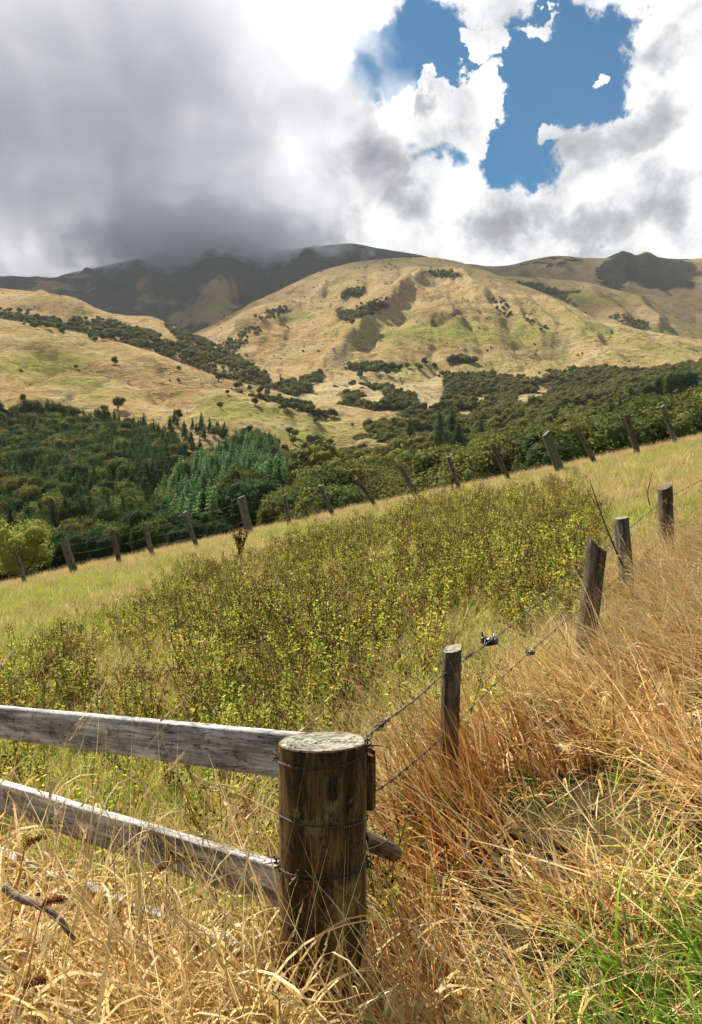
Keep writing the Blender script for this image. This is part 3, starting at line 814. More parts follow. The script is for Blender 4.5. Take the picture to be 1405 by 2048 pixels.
# ============================================================ woods on the valley and hills
OLIVE = ((.105, .108, .024), (.17, .155, .035), (.055, .065, .018))
MIDG = ((.060, .085, .022), (.08, .10, .025), (.045, .065, .02))
far_bush = [lump_tree('bush_tree_far_%d' % i, 100 + i, 6, 6.4, 4, 420, .62, OLIVE, trunk_h=.3) for i in range(6)]
mid_bush = [lump_tree('bush_tree_mid_%d' % i, 200 + i, 7, 6.6, 7, 3400, .36, OLIVE if i % 3 else MIDG, trunk_h=.6, core=.7) for i in range(5)]
DG = ((.045, .080, .024), (.080, .12, .034), (.028, .055, .020))
BG = ((.13, .22, .085), (.18, .28, .10), (.08, .15, .06))  # blue-green with the sunlight on the spur put into the colour
far_con = [conifer('conifer_far_%d' % i, 300 + i, 9.5, 5.4, 12, 11, DG, .85, taper=.62, up=.15) for i in range(4)]
lit_con = [conifer('conifer_lit_%d' % i, 340 + i, 9, 4.8, 12, 11, BG, .8, taper=.7, up=.2) for i in range(3)]

CLEARW = [(a, b, c * 1.1, d * 1.7) for a, b, c, d in CLEAR]
def clearing(px, py): return blobs(px, py, CLEARW) > .38
# --- right valley wood
WOOD = [(560, 800), (600, 768), (640, 745), (690, 735), (760, 745), (820, 770), (900, 752), (970, 745), (1060, 760), (1130, 745), (1200, 748), (1290, 745), (1440, 700), (1700, 690), (1700, 1060), (1300, 1060), (700, 1110), (560, 1100), (610, 960), (640, 920), (600, 900), (690, 880), (760, 850), (680, 830), (600, 800)]
def t_wood(px, py): return inpoly(px, py, WOOD) & ~clearing(px, py)
def add_wood():
    P = on_sheet('valley', t_wood, 26000, 1, weight=lambda Y: np.clip(300 / Y, .3, 1.6))
    P = P[P[:, 1] > 75]
    r = np.random.default_rng(3)
    dmin = 3.6 + 2.2 * r.random(len(P))
    k = thin(P, dmin); P = P[k]
    # drop trees completely hidden by the paddock brow
    px, py = project(P + np.array([0, 0, 7]))
    lim = np.interp(px, [36, 500, 1000, 1350], [1150, 1062, 968, 880])
    ok = (py < lim + 6) & (px > -60) & (px < 1700); P = P[ok]
    d = np.linalg.norm(P, axis=1) + 1e4 * (project(P)[0] > 1460); o = np.argsort(d); P = P[o]
    near, far = P[:290], P[290:]
    for i, p in enumerate(near):
        s = .75 + .6 * r.random()
        place_tree(mid_bush[r.integers(0, 5)], 'bush_tree', p, s, r.random() * 6.28, 'rounded olive bush tree beyond the fence, ' + ('right end of the wood' if p[0] > .30 * p[1] else 'middle of the wood' if p[0] > .05 * p[1] else 'left end of the wood beside the pines'), 'tree', 'bush trees of the valley wood, ' + ('right' if p[0] > .30 * p[1] else 'middle' if p[0] > .05 * p[1] else 'left'))
    print('wood', len(near), len(far))
    S = .6 + .75 * r.random(len(far)) ** 1.5; S = S * np.where(r.random(len(far)) < .06, 1.5, 1)
    P2, i2 = far, r.integers(0, 6, len(far))
    # bush belts on the hills behind
    belts = [('central_hill', [(690, 735), (760, 728), (800, 740), (820, 770), (770, 785), (700, 775)], 120),
             ('central_hill', [(560, 790), (600, 765), (640, 745), (680, 760), (640, 790), (600, 800)], 160),
             ('central_hill', [(895, 722), (930, 717), (960, 730), (970, 742), (900, 740)], 60),
             ('central_hill', [(870, 745), (960, 748), (1060, 770), (1130, 745), (1200, 740), (1300, 745), (1440, 720), (1440, 830), (900, 830)], 2200),
             ('central_hill', [(560, 760), (640, 780), (900, 800), (900, 860), (600, 860)], 500),
             ('central_hill', [(668, 640), (690, 628), (725, 607), (775, 600), (770, 615), (735, 630), (700, 650)], 160),
             ('central_hill', [(680, 598), (700, 580), (730, 578), (725, 590)], 50),
             ('central_hill', [(850, 547), (880, 542), (920, 546), (930, 556), (900, 552)], 70),
             ('central_hill', [(980, 600), (1010, 600), (1040, 640), (1110, 665), (1105, 672), (1030, 640), (1000, 625)], 90),
             ('central_hill', [(500, 640), (560, 615), (580, 620), (540, 640)], 60),
             ('central_hill', [(440, 690), (520, 650), (530, 660), (470, 705), (500, 740), (560, 770), (540, 790), (470, 740)], 220),
             ('hill', [(1030, 566), (1080, 568), (1130, 590), (1180, 640), (1150, 630), (1100, 590)], 110),
             ('hill', [(1220, 625), (1300, 650), (1290, 662), (1220, 640)], 60),
             ('hill.001', [(36, 620), (110, 640), (200, 640), (300, 668), (380, 700), (420, 760), (300, 720), (180, 700), (36, 680), (-200, 680), (-200, 615)], 900),
             ('hill.001', [(330, 650), (420, 690), (480, 720), (560, 770), (560, 800), (420, 760)], 500),
             ('central_hill', [(380, 670), (430, 690), (480, 720), (520, 760), (560, 800), (400, 790)], 260),
             ('far_mountain', [(340, 640), (420, 650), (470, 620), (520, 600), (520, 660), (400, 690)], 260),
             ('pasture_hill', [(36, 640), (-300, 600), (-300, 640), (36, 660), (110, 668), (120, 658)], 40)]
    LP, LI, LS = [P2], [i2], [S]
    for k, (sn, poly, n) in enumerate(belts):
        q = on_sheet(sn, lambda a, b: inpoly(a, b, poly) & ((sn != 'central_hill') | (blobs(a, b, [c for c in CLEAR if c[1] < 830]) < .38)), n, 50 + k)
        if len(q) == 0: continue
        LP.append(q); LI.append(r.integers(0, 6, len(q))); LS.append(.8 + .9 * r.random(len(q)))
    # small shrubs in the gullies
    def t_gul(a, b): return (fbm(a / 16, b / 9, 77, 4) > .33)
    for sn, n in (('central_hill', 420), ('hill', 220), ('ridge', 320), ('hill.001', 100), ('pasture_hill', 40)):
        q = on_sheet(sn, t_gul, n, 90 + n)
        LP.append(q); LI.append(r.integers(0, 6, len(q))); LS.append(.3 + .45 * r.random(len(q)))
    P3 = np.concatenate(LP); S3 = np.concatenate(LS); I3 = np.concatenate(LI)
    rot = np.zeros((len(P3), 3)); rot[:, 2] = r.random(len(P3)) * 6.28
    stuff_instances('far_bush', 'dark olive native bush massed over the valley and gullies', [k.crown for k in far_bush], P3 - np.array([0, 0, .3]), rot,
                    np.stack([S3, S3, S3 * (.8 + .4 * r.random(len(S3)))], 1), I3)
add_wood()

# --- conifer plantation at the left
def add_plantation():
    r = np.random.default_rng(8)
    FOR = [(-360, 815), (36, 832), (90, 822), (150, 838), (300, 850), (340, 845), (400, 852), (470, 862), (500, 880), (560, 905), (580, 960), (560, 1060), (420, 1110), (36, 1200), (-360, 1260)]
    P = on_sheet('valley', lambda a, b: inpoly(a, b, FOR), 16000, 4, weight=lambda Y: np.clip(250 / Y, .4, 1.5))
    q = on_sheet('pasture_hill', lambda a, b: inpoly(a, b, FOR), 3000, 5)
    P = np.concatenate([P, q]); P = P[P[:, 1] > 105]
    P = P[thin(P, 2.9)]
    px, py = project(P + np.array([0, 0, 10]))
    lim = np.interp(px, [36, 500, 1000, 1350], [1150, 1062, 968, 880])
    P = P[(py < lim + 6) & (px > -330)]
    d = np.linalg.norm(P, axis=1) + 1e4 * (project(P)[0] < -60); P = P[np.argsort(d)]
    px, py = project(P)
    ravine, _ = dist_poly(px, py, [(480, 860), (455, 890), (400, 915), (350, 950), (300, 1000)])
    litzone = inpoly(px, py, [(330, 960), (420, 920), (480, 880), (560, 905), (590, 980), (480, 1060), (330, 1100), (300, 1000)])
    far_i, far_p, far_s = [], [], []
    cnt = 0
    for i, p in enumerate(P):
        s = .62 + .42 * r.random()
        if ravine[i] < 14: continue
        lz = litzone[i] and r.random() < .75
        broad = r.random() < (.38 if px[i] < 260 else .08)
        if cnt < 285:
            cnt += 1
            if broad: place_tree(mid_bush[r.integers(0, 5)], 'broadleaf_tree', p, s * 1.25, r.random() * 6.28, 'rounded dark green tree among the plantation conifers at the left', 'tree', 'round trees mixed into the plantation', 1.3)
            elif lz: place_tree(lit_con[r.integers(0, 3)], 'conifer_tree', p, s, r.random() * 6.28, 'blue-green young conifer, coloured paler as if sunlit, on the plantation spur', 'tree', 'sunlit-coloured conifers on the spur')
            else: place_tree(far_con[r.integers(0, 4)], 'conifer_tree', p, s, r.random() * 6.28, 'dark green conifer in the close-planted stand at the left', 'tree', 'dark plantation conifers')
        else:
            far_p.append(p); far_s.append(s); far_i.append((7 + r.integers(0, 3)) if broad else (4 + r.integers(0, 3)) if lz else r.integers(0, 4))
    print('plantation', cnt, len(far_p))
    n = len(far_p); rot = np.zeros((n, 3)); rot[:, 2] = r.random(n) * 6.28; s = np.array(far_s)
    s = s * np.where(np.array(far_i) >= 7, 1.3, 1)
    stuff_instances('conifer_forest', 'dense dark green conifer forest covering the far side of the left valley', [k.crown for k in far_con + lit_con + mid_bush[:3]], np.array(far_p), rot, np.stack([s, s, s], 1), far_i)
    # brighter scrub in the ravine
    Y2 = ((.16, .20, .03), (.12, .17, .03))
    sc = [lump_tree('ravine_scrub_%d' % i, 400 + i, 4, 5, 4, 500, .45, Y2, M_TREE, trunk_h=.1) for i in range(2)]
    q = on_sheet('valley', lambda a, b: dist_poly(a, b, [(490, 880), (455, 900), (400, 920), (350, 955)])[0] < 15, 240, 6)
    q = q[thin(q, 3.)]
    for i, p in enumerate(q[:70]):
        place_tree(sc[i % 2], 'scrub_tree', p, .7 + .5 * r.random(), r.random() * 6, 'yellow-green scrub tree filling the ravine through the plantation', 'tree', 'bright scrub trees in the ravine')
add_plantation()

# --- single trees on the pastures: place by bearing on the hillside they stand on
def drop(sheet_name, px, py):
    P, qx, qy, crest = SHEETS[sheet_name]
    d = (qx[:crest] - px) ** 2 + (qy[:crest] - py) ** 2
    k = np.unravel_index(np.argmin(d), d.shape)
    return P[k]
def add_pasture_trees():
    r = np.random.default_rng(12)
    named = [(231, 726, 13, 'lone round dark tree high on the left pasture hill'),
             (183, 752, 11, 'lone bushy tree left of centre on the left pasture slope'),
             (359, 741, 9, 'small tree standing on the steep middle of the left pasture'),
             (357, 762, 7, 'tiny tree just below a slightly larger one on the left pasture'),
             (440, 814, 12, 'small slender tree on the bright green knoll'),
             (359, 832, 15, 'round dark tree at the foot of the green knoll'),
             (238, 812, 22, 'broad dark tree cluster above the plantation edge'),
             (210, 824, 14, 'grey bare-looking tree beside the broad dark tree above the plantation'),
             (194, 832, 15, 'squat dark tree at the plantation edge left of the grey tree'),
             (48, 800, 12, 'dark tree by the left edge of the left pasture'),
             (640, 886, 14, 'round dark tree alone on the pale grass below the spur'),
             (587, 885, 13, 'dark tree on the lower end of the left pasture'),
             (437, 758, 14, 'dark tree on the spur skyline above the stream'),
             (447, 756, 12, 'second dark tree on the spur skyline beside a larger one'),
             (472, 775, 10, 'small tree at the edge of the spur near the stream'),
             (480, 773, 12, 'bushy tree at the edge of the spur near the stream'),
             (455, 786, 8, 'tiny tree right of the green knoll top'),
             (630, 842, 9, 'small tree by the clump in the middle of the spur'),
             (560, 825, 6, 'tiny shrub on the bright grass below the clump')]
    for px, py, s, lab in named:
        p = drop('pasture_hill', px, py + s * .3)
        sc = s * p[1] / F_PX / 6.2
        place_tree(mid_bush[r.integers(0, 5)], 'pasture_tree', p, sc * 1.15, r.random() * 6, lab, 'tree')
    for nm, lab, grp, pts in (
        ('clump_tree', 'dark tree in the clump at the end of the left spur', 'trees of the clump on the spur',
         [(x, 806 + (x - 500) * .16 + r.normal() * 4, 13) for x in np.linspace(505, 668, 34)] + [(x, 797 + (x - 500) * .14, 11) for x in np.linspace(520, 620, 14)]),
        ('pasture_tree', 'small dark tree scattered along the top of the left pasture', 'small trees along the pasture top',
         [(x, y + 4, 8 + 5 * r.random()) for x, y in ((120, 655), (128, 661), (180, 674), (192, 678), (206, 677), (222, 676), (272, 690), (282, 694), (330, 700), (345, 706), (380, 728), (500, 778), (520, 782), (536, 786), (560, 792), (96, 648), (70, 648), (60, 645), (395, 735))]),
        ('slope_tree', 'round dark tree on the pale slope at the right end of the left pasture', 'round trees at the pasture foot',
         [(x, y, 14) for x, y in ((490, 872), (505, 885), (520, 893), (534, 897), (545, 905), (580, 870), (590, 876), (612, 900), (622, 912), (610, 925), (570, 905), (556, 893), (500, 868), (514, 874))]),
        ('slope_tree', 'small round tree on the pale clearings below the central hill', 'trees on the central clearings',
         [(x, y, 8 + 5 * r.random()) for x, y in ((700, 735), (712, 742), (735, 738), (750, 748), (765, 742), (782, 738), (800, 742), (815, 738), (835, 735), (850, 730), (862, 800), (868, 815), (858, 790), (876, 808), (840, 742), (775, 752), (870, 736), (720, 755))])):
        for px, py, s in pts:
            sh = 'pasture_hill' if 'central' not in grp else 'central_hill'
            p = drop(sh, px, py)
            place_tree(mid_bush[r.integers(0, 5)], nm, p, s * p[1] / F_PX / 6.2 * 1.15, r.random() * 6, lab, 'tree', grp)
add_pasture_trees()

# --- larger trees standing out of the woods
def add_big_trees():
    r = np.random.default_rng(21)
    PINE = ((.035, .06, .022), (.05, .08, .025), (.028, .05, .022))
    PINEY = ((.10, .12, .02), (.06, .085, .022), (.04, .06, .02))
    big = [lump_tree('macrocarpa_%d' % i, 500 + i, 12, 10, 14, 5200, .5, PINE if i % 2 else PINEY, M_TREE, trunk_h=1.2) for i in range(4)]
    pine = [conifer('pine_%d' % i, 540 + i, 16, 8, 17, 16, PINE, .95, up=.3, taper=.55) for i in range(3)]
    yel = lump_tree('yellow_tree', 560, 9, 8, 22, 11000, .27, ((.30, .30, .05), (.38, .35, .07), (.15, .19, .035), (.20, .25, .04)), M_TREE, trunk_h=.8, core=.6)
    def stand(kind, px, pytop, pxh, Y, lab, group=None, nm='pine_tree', wsc=1.0):
        """a tree whose top is seen at px, pytop and which is pxh tall in view, at distance Y"""
        H = {'m': 12, 'p': 16, 'y': 9}[kind]
        k = big[r.integers(0, 4)] if kind == 'm' else pine[r.integers(0, 3)] if kind == 'p' else yel
        top = at(px, pytop, Y); hh = pxh * Y / F_PX; s = hh / H
        t = place_tree(k, nm, (top[0], top[1], top[2] - hh), s * wsc, r.random() * 6.28, lab, 'tree', group)
        t.scale = (s * wsc, s * wsc, s)
    stand('y', 45, 1034, 150, 70, 'bright yellow-green leafy tree at the left edge below the fence', nm='leafy_tree', wsc=.85)
    stand('m', 497, 948, 120, 130, 'big rounded pine with yellow-lit top behind the thick fence post', wsc=1.1)
    stand('m', 558, 938, 110, 150, 'dark domed pine right of the big rounded pine')
    stand('p', 590, 962, 80, 140, 'open-branched pine with pale needles right of the domed pine')
    stand('m', 640, 975, 90, 125, 'low dark pine behind the sixth leaning fence post', wsc=1.3)
    stand('m', 700, 972, 60, 125, 'low dark spreading pine at the end of the pine row', wsc=1.5)
    rowl = 'shaggy dark pine in the row directly behind the far fence'
    for px, py, h, Y in ((105, 1050, 120, 85), (140, 1058, 120, 82), (170, 1048, 125, 88), (205, 1052, 120, 84), (235, 1040, 110, 92), (275, 1015, 130, 95), (310, 1025, 130, 90), (340, 1012, 130, 98),
                         (375, 1030, 120, 90), (405, 1020, 110, 96), (440, 1035, 90, 92), (200, 1068, 90, 76), (120, 1075, 80, 74), (290, 1045, 90, 78), (355, 1050, 80, 80), (540, 1000, 80, 110)):
        stand('m', px, py, h, Y, rowl, 'shaggy pines behind the fence', wsc=.72)
    for px, py, h, Y in ((55, 1000, 90, 140), (80, 990, 90, 150), (105, 1000, 90, 145), (130, 980, 95, 150), (160, 990, 85, 150), (180, 985, 80, 155), (215, 978, 90, 150), (245, 985, 80, 150), (20, 1000, 90, 140), (-20, 995, 95, 140)):
        stand('p', px, py, h, Y, 'upright yellow-green tree in the row between the pines and the plantation', 'upright trees in front of the plantation', 'upright_tree', .8)
    for px, py, h, Y, lab in ((880, 815, 62, 360, 'tall dark pine standing above the middle of the valley wood'), (905, 812, 60, 370, 'dark pine beside the tallest pine of the valley wood'),
                              (878, 842, 52, 330, 'pointed pine in front of the two tall valley pines'), (918, 838, 60, 330, 'lighter green pine in front of the two tall valley pines'),
                              (820, 832, 42, 360, 'rounded pine left of the valley pine group'), (963, 835, 32, 380, 'small dark pine right of the valley pine group'),
                              (1110, 818, 50, 420, 'pale grey-green poplar in the valley wood'), (480 + 590, 800, 10, 500, 'small pine in the middle of the valley wood')):
        stand('p', px, py, h, Y, lab, wsc=1.05)
    for px, py, h, Y, lab in ((1262, 770, 60, 420, 'tall dark pine leading the pine group at the right'), (1240, 790, 55, 400, 'second pine of the right hand group'), (1222, 800, 60, 380, 'broad pine below the right hand group'),
                              (1235, 830, 55, 350, 'lower pine of the right hand group'), (1300, 765, 42, 460, 'pine on the rise behind the right hand group'), (1325, 752, 52, 460, 'tall pine at the crown of the right rise'),
                              (1350, 742, 60, 450, 'spreading pine near the right edge of the rise'), (1375, 738, 60, 450, 'pine at the right edge of the picture'), (1300, 830, 42, 260, 'round pine beside the pale clearing at the right'),
                              (1200, 815, 45, 400, 'pale blue-green conifer left of the right pine group')):
        stand('m' if px > 1290 else 'p', px, py, h, Y, lab, wsc=.95)
add_big_trees()

# ============================================================ near vegetation: paddock
STRAW = ((.62, .47, .20), (.54, .37, .13), (.70, .56, .29), (.42, .28, .09))
TAWNY = ((.58, .31, .08), (.38, .165, .035), (.70, .45, .16), (.22, .09, .02), (.80, .61, .30))
YGREEN = ((.33, .42, .035), (.44, .45, .05), (.18, .32, .025), (.54, .47, .09))
GREEN = ((.15, .30, .022), (.24, .40, .035), (.10, .20, .015))
def clump_set(tagname, n, mk):
    out = []
    for i in range(n):
        v, f, c = mk(i)
        out.append(mesh_np('%s_%d' % (tagname, i), v, f, [M_GRASS], False, c))
    return out
AZL = math.radians(165)
fine_straw = clump_set('fine_straw', 5, lambda i: merge([ribbons(40, .16, .27, .0055, (.1, .7), (.2, 1.5), 4, cols=STRAW, seed=i, heads=.15), ribbons(16, .15, .16, .006, (.2, .7), (.3, 1.2), 3, cols=YGREEN, seed=i + 50)]))
fine_green = clump_set('fine_green', 5, lambda i: merge([ribbons(40, .16, .22, .0065, (.1, .8), (.3, 1.7), 4, cols=YGREEN, seed=i + 100), ribbons(6, .15, .30, .0045, (.1, .5), (.2, 1.2), 4, cols=STRAW, seed=i + 150, heads=.3)]))
# long tawny grass leaning to the left of the picture
long_tawny = clump_set('long_tawny', 9, lambda i: merge([ribbons(10, .10, .85, .0055, (.35, .85), (.0, .5), 7, AZL, .5, STRAW[:3] + TAWNY[4:], .35, i + 200, heads=.08, headcol=(.42, .27, .1)),
                                                         ribbons(13, .10, .62, .0088, (.2, 1.0), (.3, 1.6), 8, AZL, .9, TAWNY, .5, i + 230),
                                                         ribbons(14, .13, .46, .0125, (.2, 1.2), (1.2, 3.6), 10, AZL, 2.6, TAWNY, .5, i + 250, wild=1.3, cpow=1.5)]))
long_straw = clump_set('long_straw', 6, lambda i: merge([ribbons(16, .12, .68, .0045, (.15, .6), (.1, 1.0), 8, AZL, 1.0, STRAW, .4, i + 300, heads=.35, headcol=(.55, .42, .22)),
                                                         ribbons(16, .14, .36, .006, (.2, 1.0), (.4, 2.4), 6, AZL, 2.6, STRAW, .5, i + 350, wild=.9)]))
curly = clump_set('curly', 8, lambda i: merge([ribbons(18, .14, .60, .0085, (.0, .5), (1.8, 4.6), 14, cols=STRAW[:3] + TAWNY[2:3], hjit=.5, seed=i + 400, wild=1.4, cpow=1.5),
                                               ribbons(4, .12, .66, .0032, (.05, .4), (.1, .7), 6, cols=STRAW, seed=i + 440, heads=.25),
                                               ribbons(5, .12, .34, .0075, (.3, .9), (.5, 2.2), 7, cols=TAWNY, seed=i + 455, wild=1.),
                                               ribbons(4, .10, .24, .008, (.3, .9), (.4, 1.2), 5, cols=YGREEN, seed=i + 470)]))
lush = clump_set('lush', 5, lambda i: merge([ribbons(20, .12, .40, .0085, (.2, 1.0), (.4, 2.0), 7, AZL, 1.8, GREEN, .5, i + 500), ribbons(5, .12, .34, .005, (.2, .9), (.4, 2.0), 6, AZL, 1.6, STRAW, .5, i + 540)]))
thatch = clump_set('thatch', 5, lambda i: ribbons(26, .24, .34, .0055, (1.0, 1.6), (-.2, .5), 4, cols=STRAW + TAWNY[:3] + YGREEN[:1], seed=i + 600))
red_tawny = clump_set('red_tawny', 5, lambda i: merge([ribbons(20, .12, .66, .0080, (.1, .55), (.1, .9), 7, AZL, 1.0, (TAWNY[0], TAWNY[1], TAWNY[3], TAWNY[1]), .45, i + 800), ribbons(14, .15, .40, .0105, (.3, 1.2), (1.0, 3.6), 9, AZL, 2.6, TAWNY[:4], .5, i + 850, wild=1.2)]))
curl_tuft = clump_set('curl_tuft', 4, lambda i: ribbons(14, .05, .40, .011, (.2, .9), (1.5, 4.2), 12, cols=(TAWNY[2], TAWNY[4], STRAW[0]), hjit=.5, seed=i + 700, wild=2.2))

def weed(seed, h=.5, brown=.35):
    """bushy flowering weed: branched stems, narrow leaves, dry brown seed heads"""
    r = np.random.default_rng(seed); parts = []; P0, N0, S0, C0 = [], [], [], []; PH, SH, CH = [], [], []
    ns = 5
    for k in range(ns):
        a = r.random() * 6.28; ln = .08 + .22 * r.random(); hh = h * (.7 + .4 * r.random())
        top = np.array([math.cos(a) * ln, math.sin(a) * ln, hh]); b0 = np.array([math.cos(a) * .02, math.sin(a) * .02, -.02])
        mid = (b0 + top) / 2 + np.array([math.cos(a), math.sin(a), 0]) * .02
        parts.append(tube([b0, mid, top], [.0035, .003, .0015], 4, (.16, .10, .04) if r.random() < .6 else (.15, .17, .05)))
        leafc = [(.40, .46, .055), (.58, .54, .08), (.20, .28, .04), (.70, .58, .10)] if r.random() > brown * .5 else [(.30, .22, .06), (.16, .09, .03)]
        for j in range(44):
            t = .12 + .8 * r.random() ; p = b0 + (top - b0) * t; aa = r.random() * 6.28; L = .040 * (1.2 - .6 * t) * (.6 + .8 * r.random())
            d = np.array([math.cos(aa), math.sin(aa), .5]) * L
            P0.append(p + d * .6); n = np.array([-math.cos(aa) * .4, -math.sin(aa) * .4, .8]) + r.normal(0, .4, 3); N0.append(n / np.linalg.norm(n)); S0.append(L * 1.3)
            C0.append(np.array(leafc[r.integers(0, len(leafc))]) * (.75 + .5 * r.random()))
        for j in range(12):
            aa = r.random() * 6.28; rr = .07 * math.sqrt(r.random()); p = top + np.array([math.cos(aa) * rr, math.sin(aa) * rr, r.normal() * .02])
            PH.append(p); SH.append(.013 + .010 * r.random())
            CH.append(np.array((.05, .025, .012) if r.random() < brown + .15 else (.42, .36, .05) if r.random() < .35 else (.36, .26, .12)) * (.7 + .6 * r.random()))
            if j % 3 == 0: parts.append(tube([top * .85 + b0 * .15, p], [.0015, .001], 3, (.15, .10, .04)))
    parts.append(quads(np.array(P0), np.array(N0), np.array(S0), np.array(C0), r, 1.0, .34))
    for q in range(3):
        nn = r.normal(0, 1, (len(PH), 3)); nn /= np.linalg.norm(nn, axis=1, keepdims=True)
        parts.append(quads(np.array(PH), nn, np.array(SH), np.array(CH), r, .8))
    v, f, c = merge(parts)
    return mesh_np('weed_%d' % seed, v, f, [M_WEED], False, c)
weeds = [weed(i + 1, .36 + .045 * i, (.25, .9, .35, .6)[i % 4]) for i in range(9)]

FENCE_BASE = [(36, 1168), (152, 1145), (240, 1128), (308, 1110), (396, 1097), (500, 1062), (578, 1042), (668, 1038), (760, 1020), (840, 1003), (924, 985), (1020, 962), (1128, 947), (1195, 928), (1277, 905), (1352, 880), (1420, 868)]
WEEDS = [(-100, 1370), (36, 1300), (200, 1235), (400, 1135), (560, 1092), (750, 1035), (900, 990), (1100, 962), (1180, 985), (1200, 1060), (1150, 1200), (1000, 1230), (900, 1270), (800, 1320), (720, 1400), (600, 1455), (430, 1450), (-100, 1440)]
TAWNYP = [(770, 2300), (800, 1800), (880, 1600), (960, 1500), (1060, 1400), (1170, 1370), (1230, 1240), (1320, 1130), (1500, 1000), (1700, 1000), (1700, 2500), (735, 2500)]
LUSHP = [(1200, 2060), (1390, 1860), (2600, 1700), (2600, 3400), (900, 3400), (980, 2520), (1090, 2260)]
FRONTL = [(-300, 1640), (36, 1690), (300, 1790), (560, 1900), (735, 1960), (735, 2600), (-300, 2600)]
def add_field():
    r = np.random.default_rng(31)
    sets = dict(fs=fine_straw, fg=fine_green, lt=long_tawny, ls=long_straw, cu=curly, lu=lush, th=thatch, we=weeds, rt=red_tawny, ct=curl_tuft)
    got = {k: [] for k in sets}
    def put(key, x, y, s, tilt=.15, yaw=None, zo=0.):
        got[key].append((x, y, s, tilt, yaw, zo))
    bands = [(.45, 2.3, 210), (2.3, 4.5, 105), (4.5, 8, 62), (8, 15, 36), (15, 28.0, 24)]
    for y0, y1, dens in bands:
        xw = .62
        area = xw * (y1 ** 2 - y0 ** 2) + (1.1 if y0 < 4 else 0) * (y1 - y0)
        n = int(area * dens)
        Y = np.sqrt(y0 ** 2 + r.random(n) * (y1 ** 2 - y0 ** 2)); X = (r.random(n) * 2 - 1) * (xw * Y + (.8 if y0 < 4 else .25))
        Z = gz(X, Y)
        bx, by = project(np.stack([X, Y, Z], -1))
        wx, wy = project(np.stack([X, Y, Z + .28], -1))
        zone_n = fbm(X * .22, Y * .75, 91, 4); zone_m = fbm(X * .16, Y * .35, 95, 3)
        tw = inpoly(bx, by, TAWNYP) | ((Y < 2.0) & (X > .12)); lu = inpoly(bx + 60 * zone_n, by + 60 * zone_m, LUSHP); fl = (X < .16) & (Y < 1.86 + np.maximum(-.13 - X, 0) * .75)
        wd = inpoly(wx + 25 * zone_n, wy + 12 * zone_m, WEEDS)
        fy = np.interp(bx, [k[0] for k in FENCE_BASE], [k[1] for k in FENCE_BASE])
        nearf = by < fy + 15
        R = r.random(n); zone_w = fbm(X * 1.1, Y * .8, 131, 4); zone_t = fbm(X * 2.6, Y * 2.6, 151, 3)
        rz = inpoly(bx + 70 * zone_m, by, [(880, 1560), (1000, 1420), (1130, 1460), (1200, 1650), (1080, 2000), (760, 2200), (820, 1750)])
        for i in range(n):
            if Y[i] < 1.22: continue
            x, y = X[i], Y[i]; s = .75 + .5 * r.random()
            big = 1 + max(0, y - 8) * .03
            if lu[i]:
                put('lu' if R[i] < .60 else 'th' if R[i] < .8 else 'lt', x, y, s * (.9 if R[i] < .8 else .6))
            elif tw[i]:
                # tall near the fence, lower where the bank is grazed
                if y < 4.5 and zone_t[i] < -.17:
                    if R[i] < .34: put('lu' if R[i] < .02 else 'th', x, y, s * .8)
                elif by[i] < 1330: put('ls' if R[i] < .75 else 'lt', x, y, s * .85)
                elif rz[i] and R[i] < .34: put('rt', x, y, s * 1.0)
                elif R[i] < .12: put('ls', x, y, s * .85)
                elif R[i] < .15: put('lu', x, y, s * .8)
                elif R[i] < .33: put('th', x, y, s * 1.2, zo=.12)
                elif R[i] > .965 and y < 4: put('ct', x, y, s * 1.2)
                elif R[i] < (.66 if y < 4 else .85): put('lt', x, y, s * (.9 if y > 1.6 else .7) * (1 + .5 * max(zone_t[i], 0)))
            elif fl[i]:
                if R[i] > .93 and x > -.35: put('ct', x, y, s * 1.1)
                elif R[i] < .50: put('cu', x, y, s * (1.22 + .25 * min(max(-x - .35, 0), 1)))
                elif R[i] < .56: put('lu', x, y, s * .8)
                elif R[i] < .60: put('ls', x, y, s * .7)
                elif R[i] < .68: put('th', x, y, s, zo=.08)
            elif y > 26: 
                put('fs', x, y, s * 1.1)
            elif nearf[i]:
                put('fs' if R[i] < .6 else 'fg', x, y, s * .7 * big)
            elif wd[i]:
                wn = zone_w[i]
                if R[i] < (.34 if y < 8 else .5) * np.clip(.95 + 1.7 * wn, .2, 1.3): put('we', x, y, s * (.76 + .3 * zone_m[i]) * (1 + max(0, y - 10) * .015), .12)
                else: put('fg' if R[i] < .78 - .5 * max(-wn, 0) else 'fs', x, y, s * big * 1.1)
            else:
                a = .12 + 1.5 * zone_n[i] + (.40 if bx[i] > 1000 else 0) - (.22 if bx[i] < 420 else 0)
                if bx[i] > 700 and by[i] > 1380: a += .45
                put('fs' if R[i] < a else 'fg', x, y, s * (1.1 if by[i] > 1300 else .95) * big)
                if by[i] > 1440 and R[i] < .10: put('we', x, y, s * .8)
                if by[i] > 1300 and by[i] < 1500 and R[i] > .96: put('ls', x, y, s * .7)
                if bx[i] > 1100 and R[i] > .93: put('ls', x, y, s * .6)
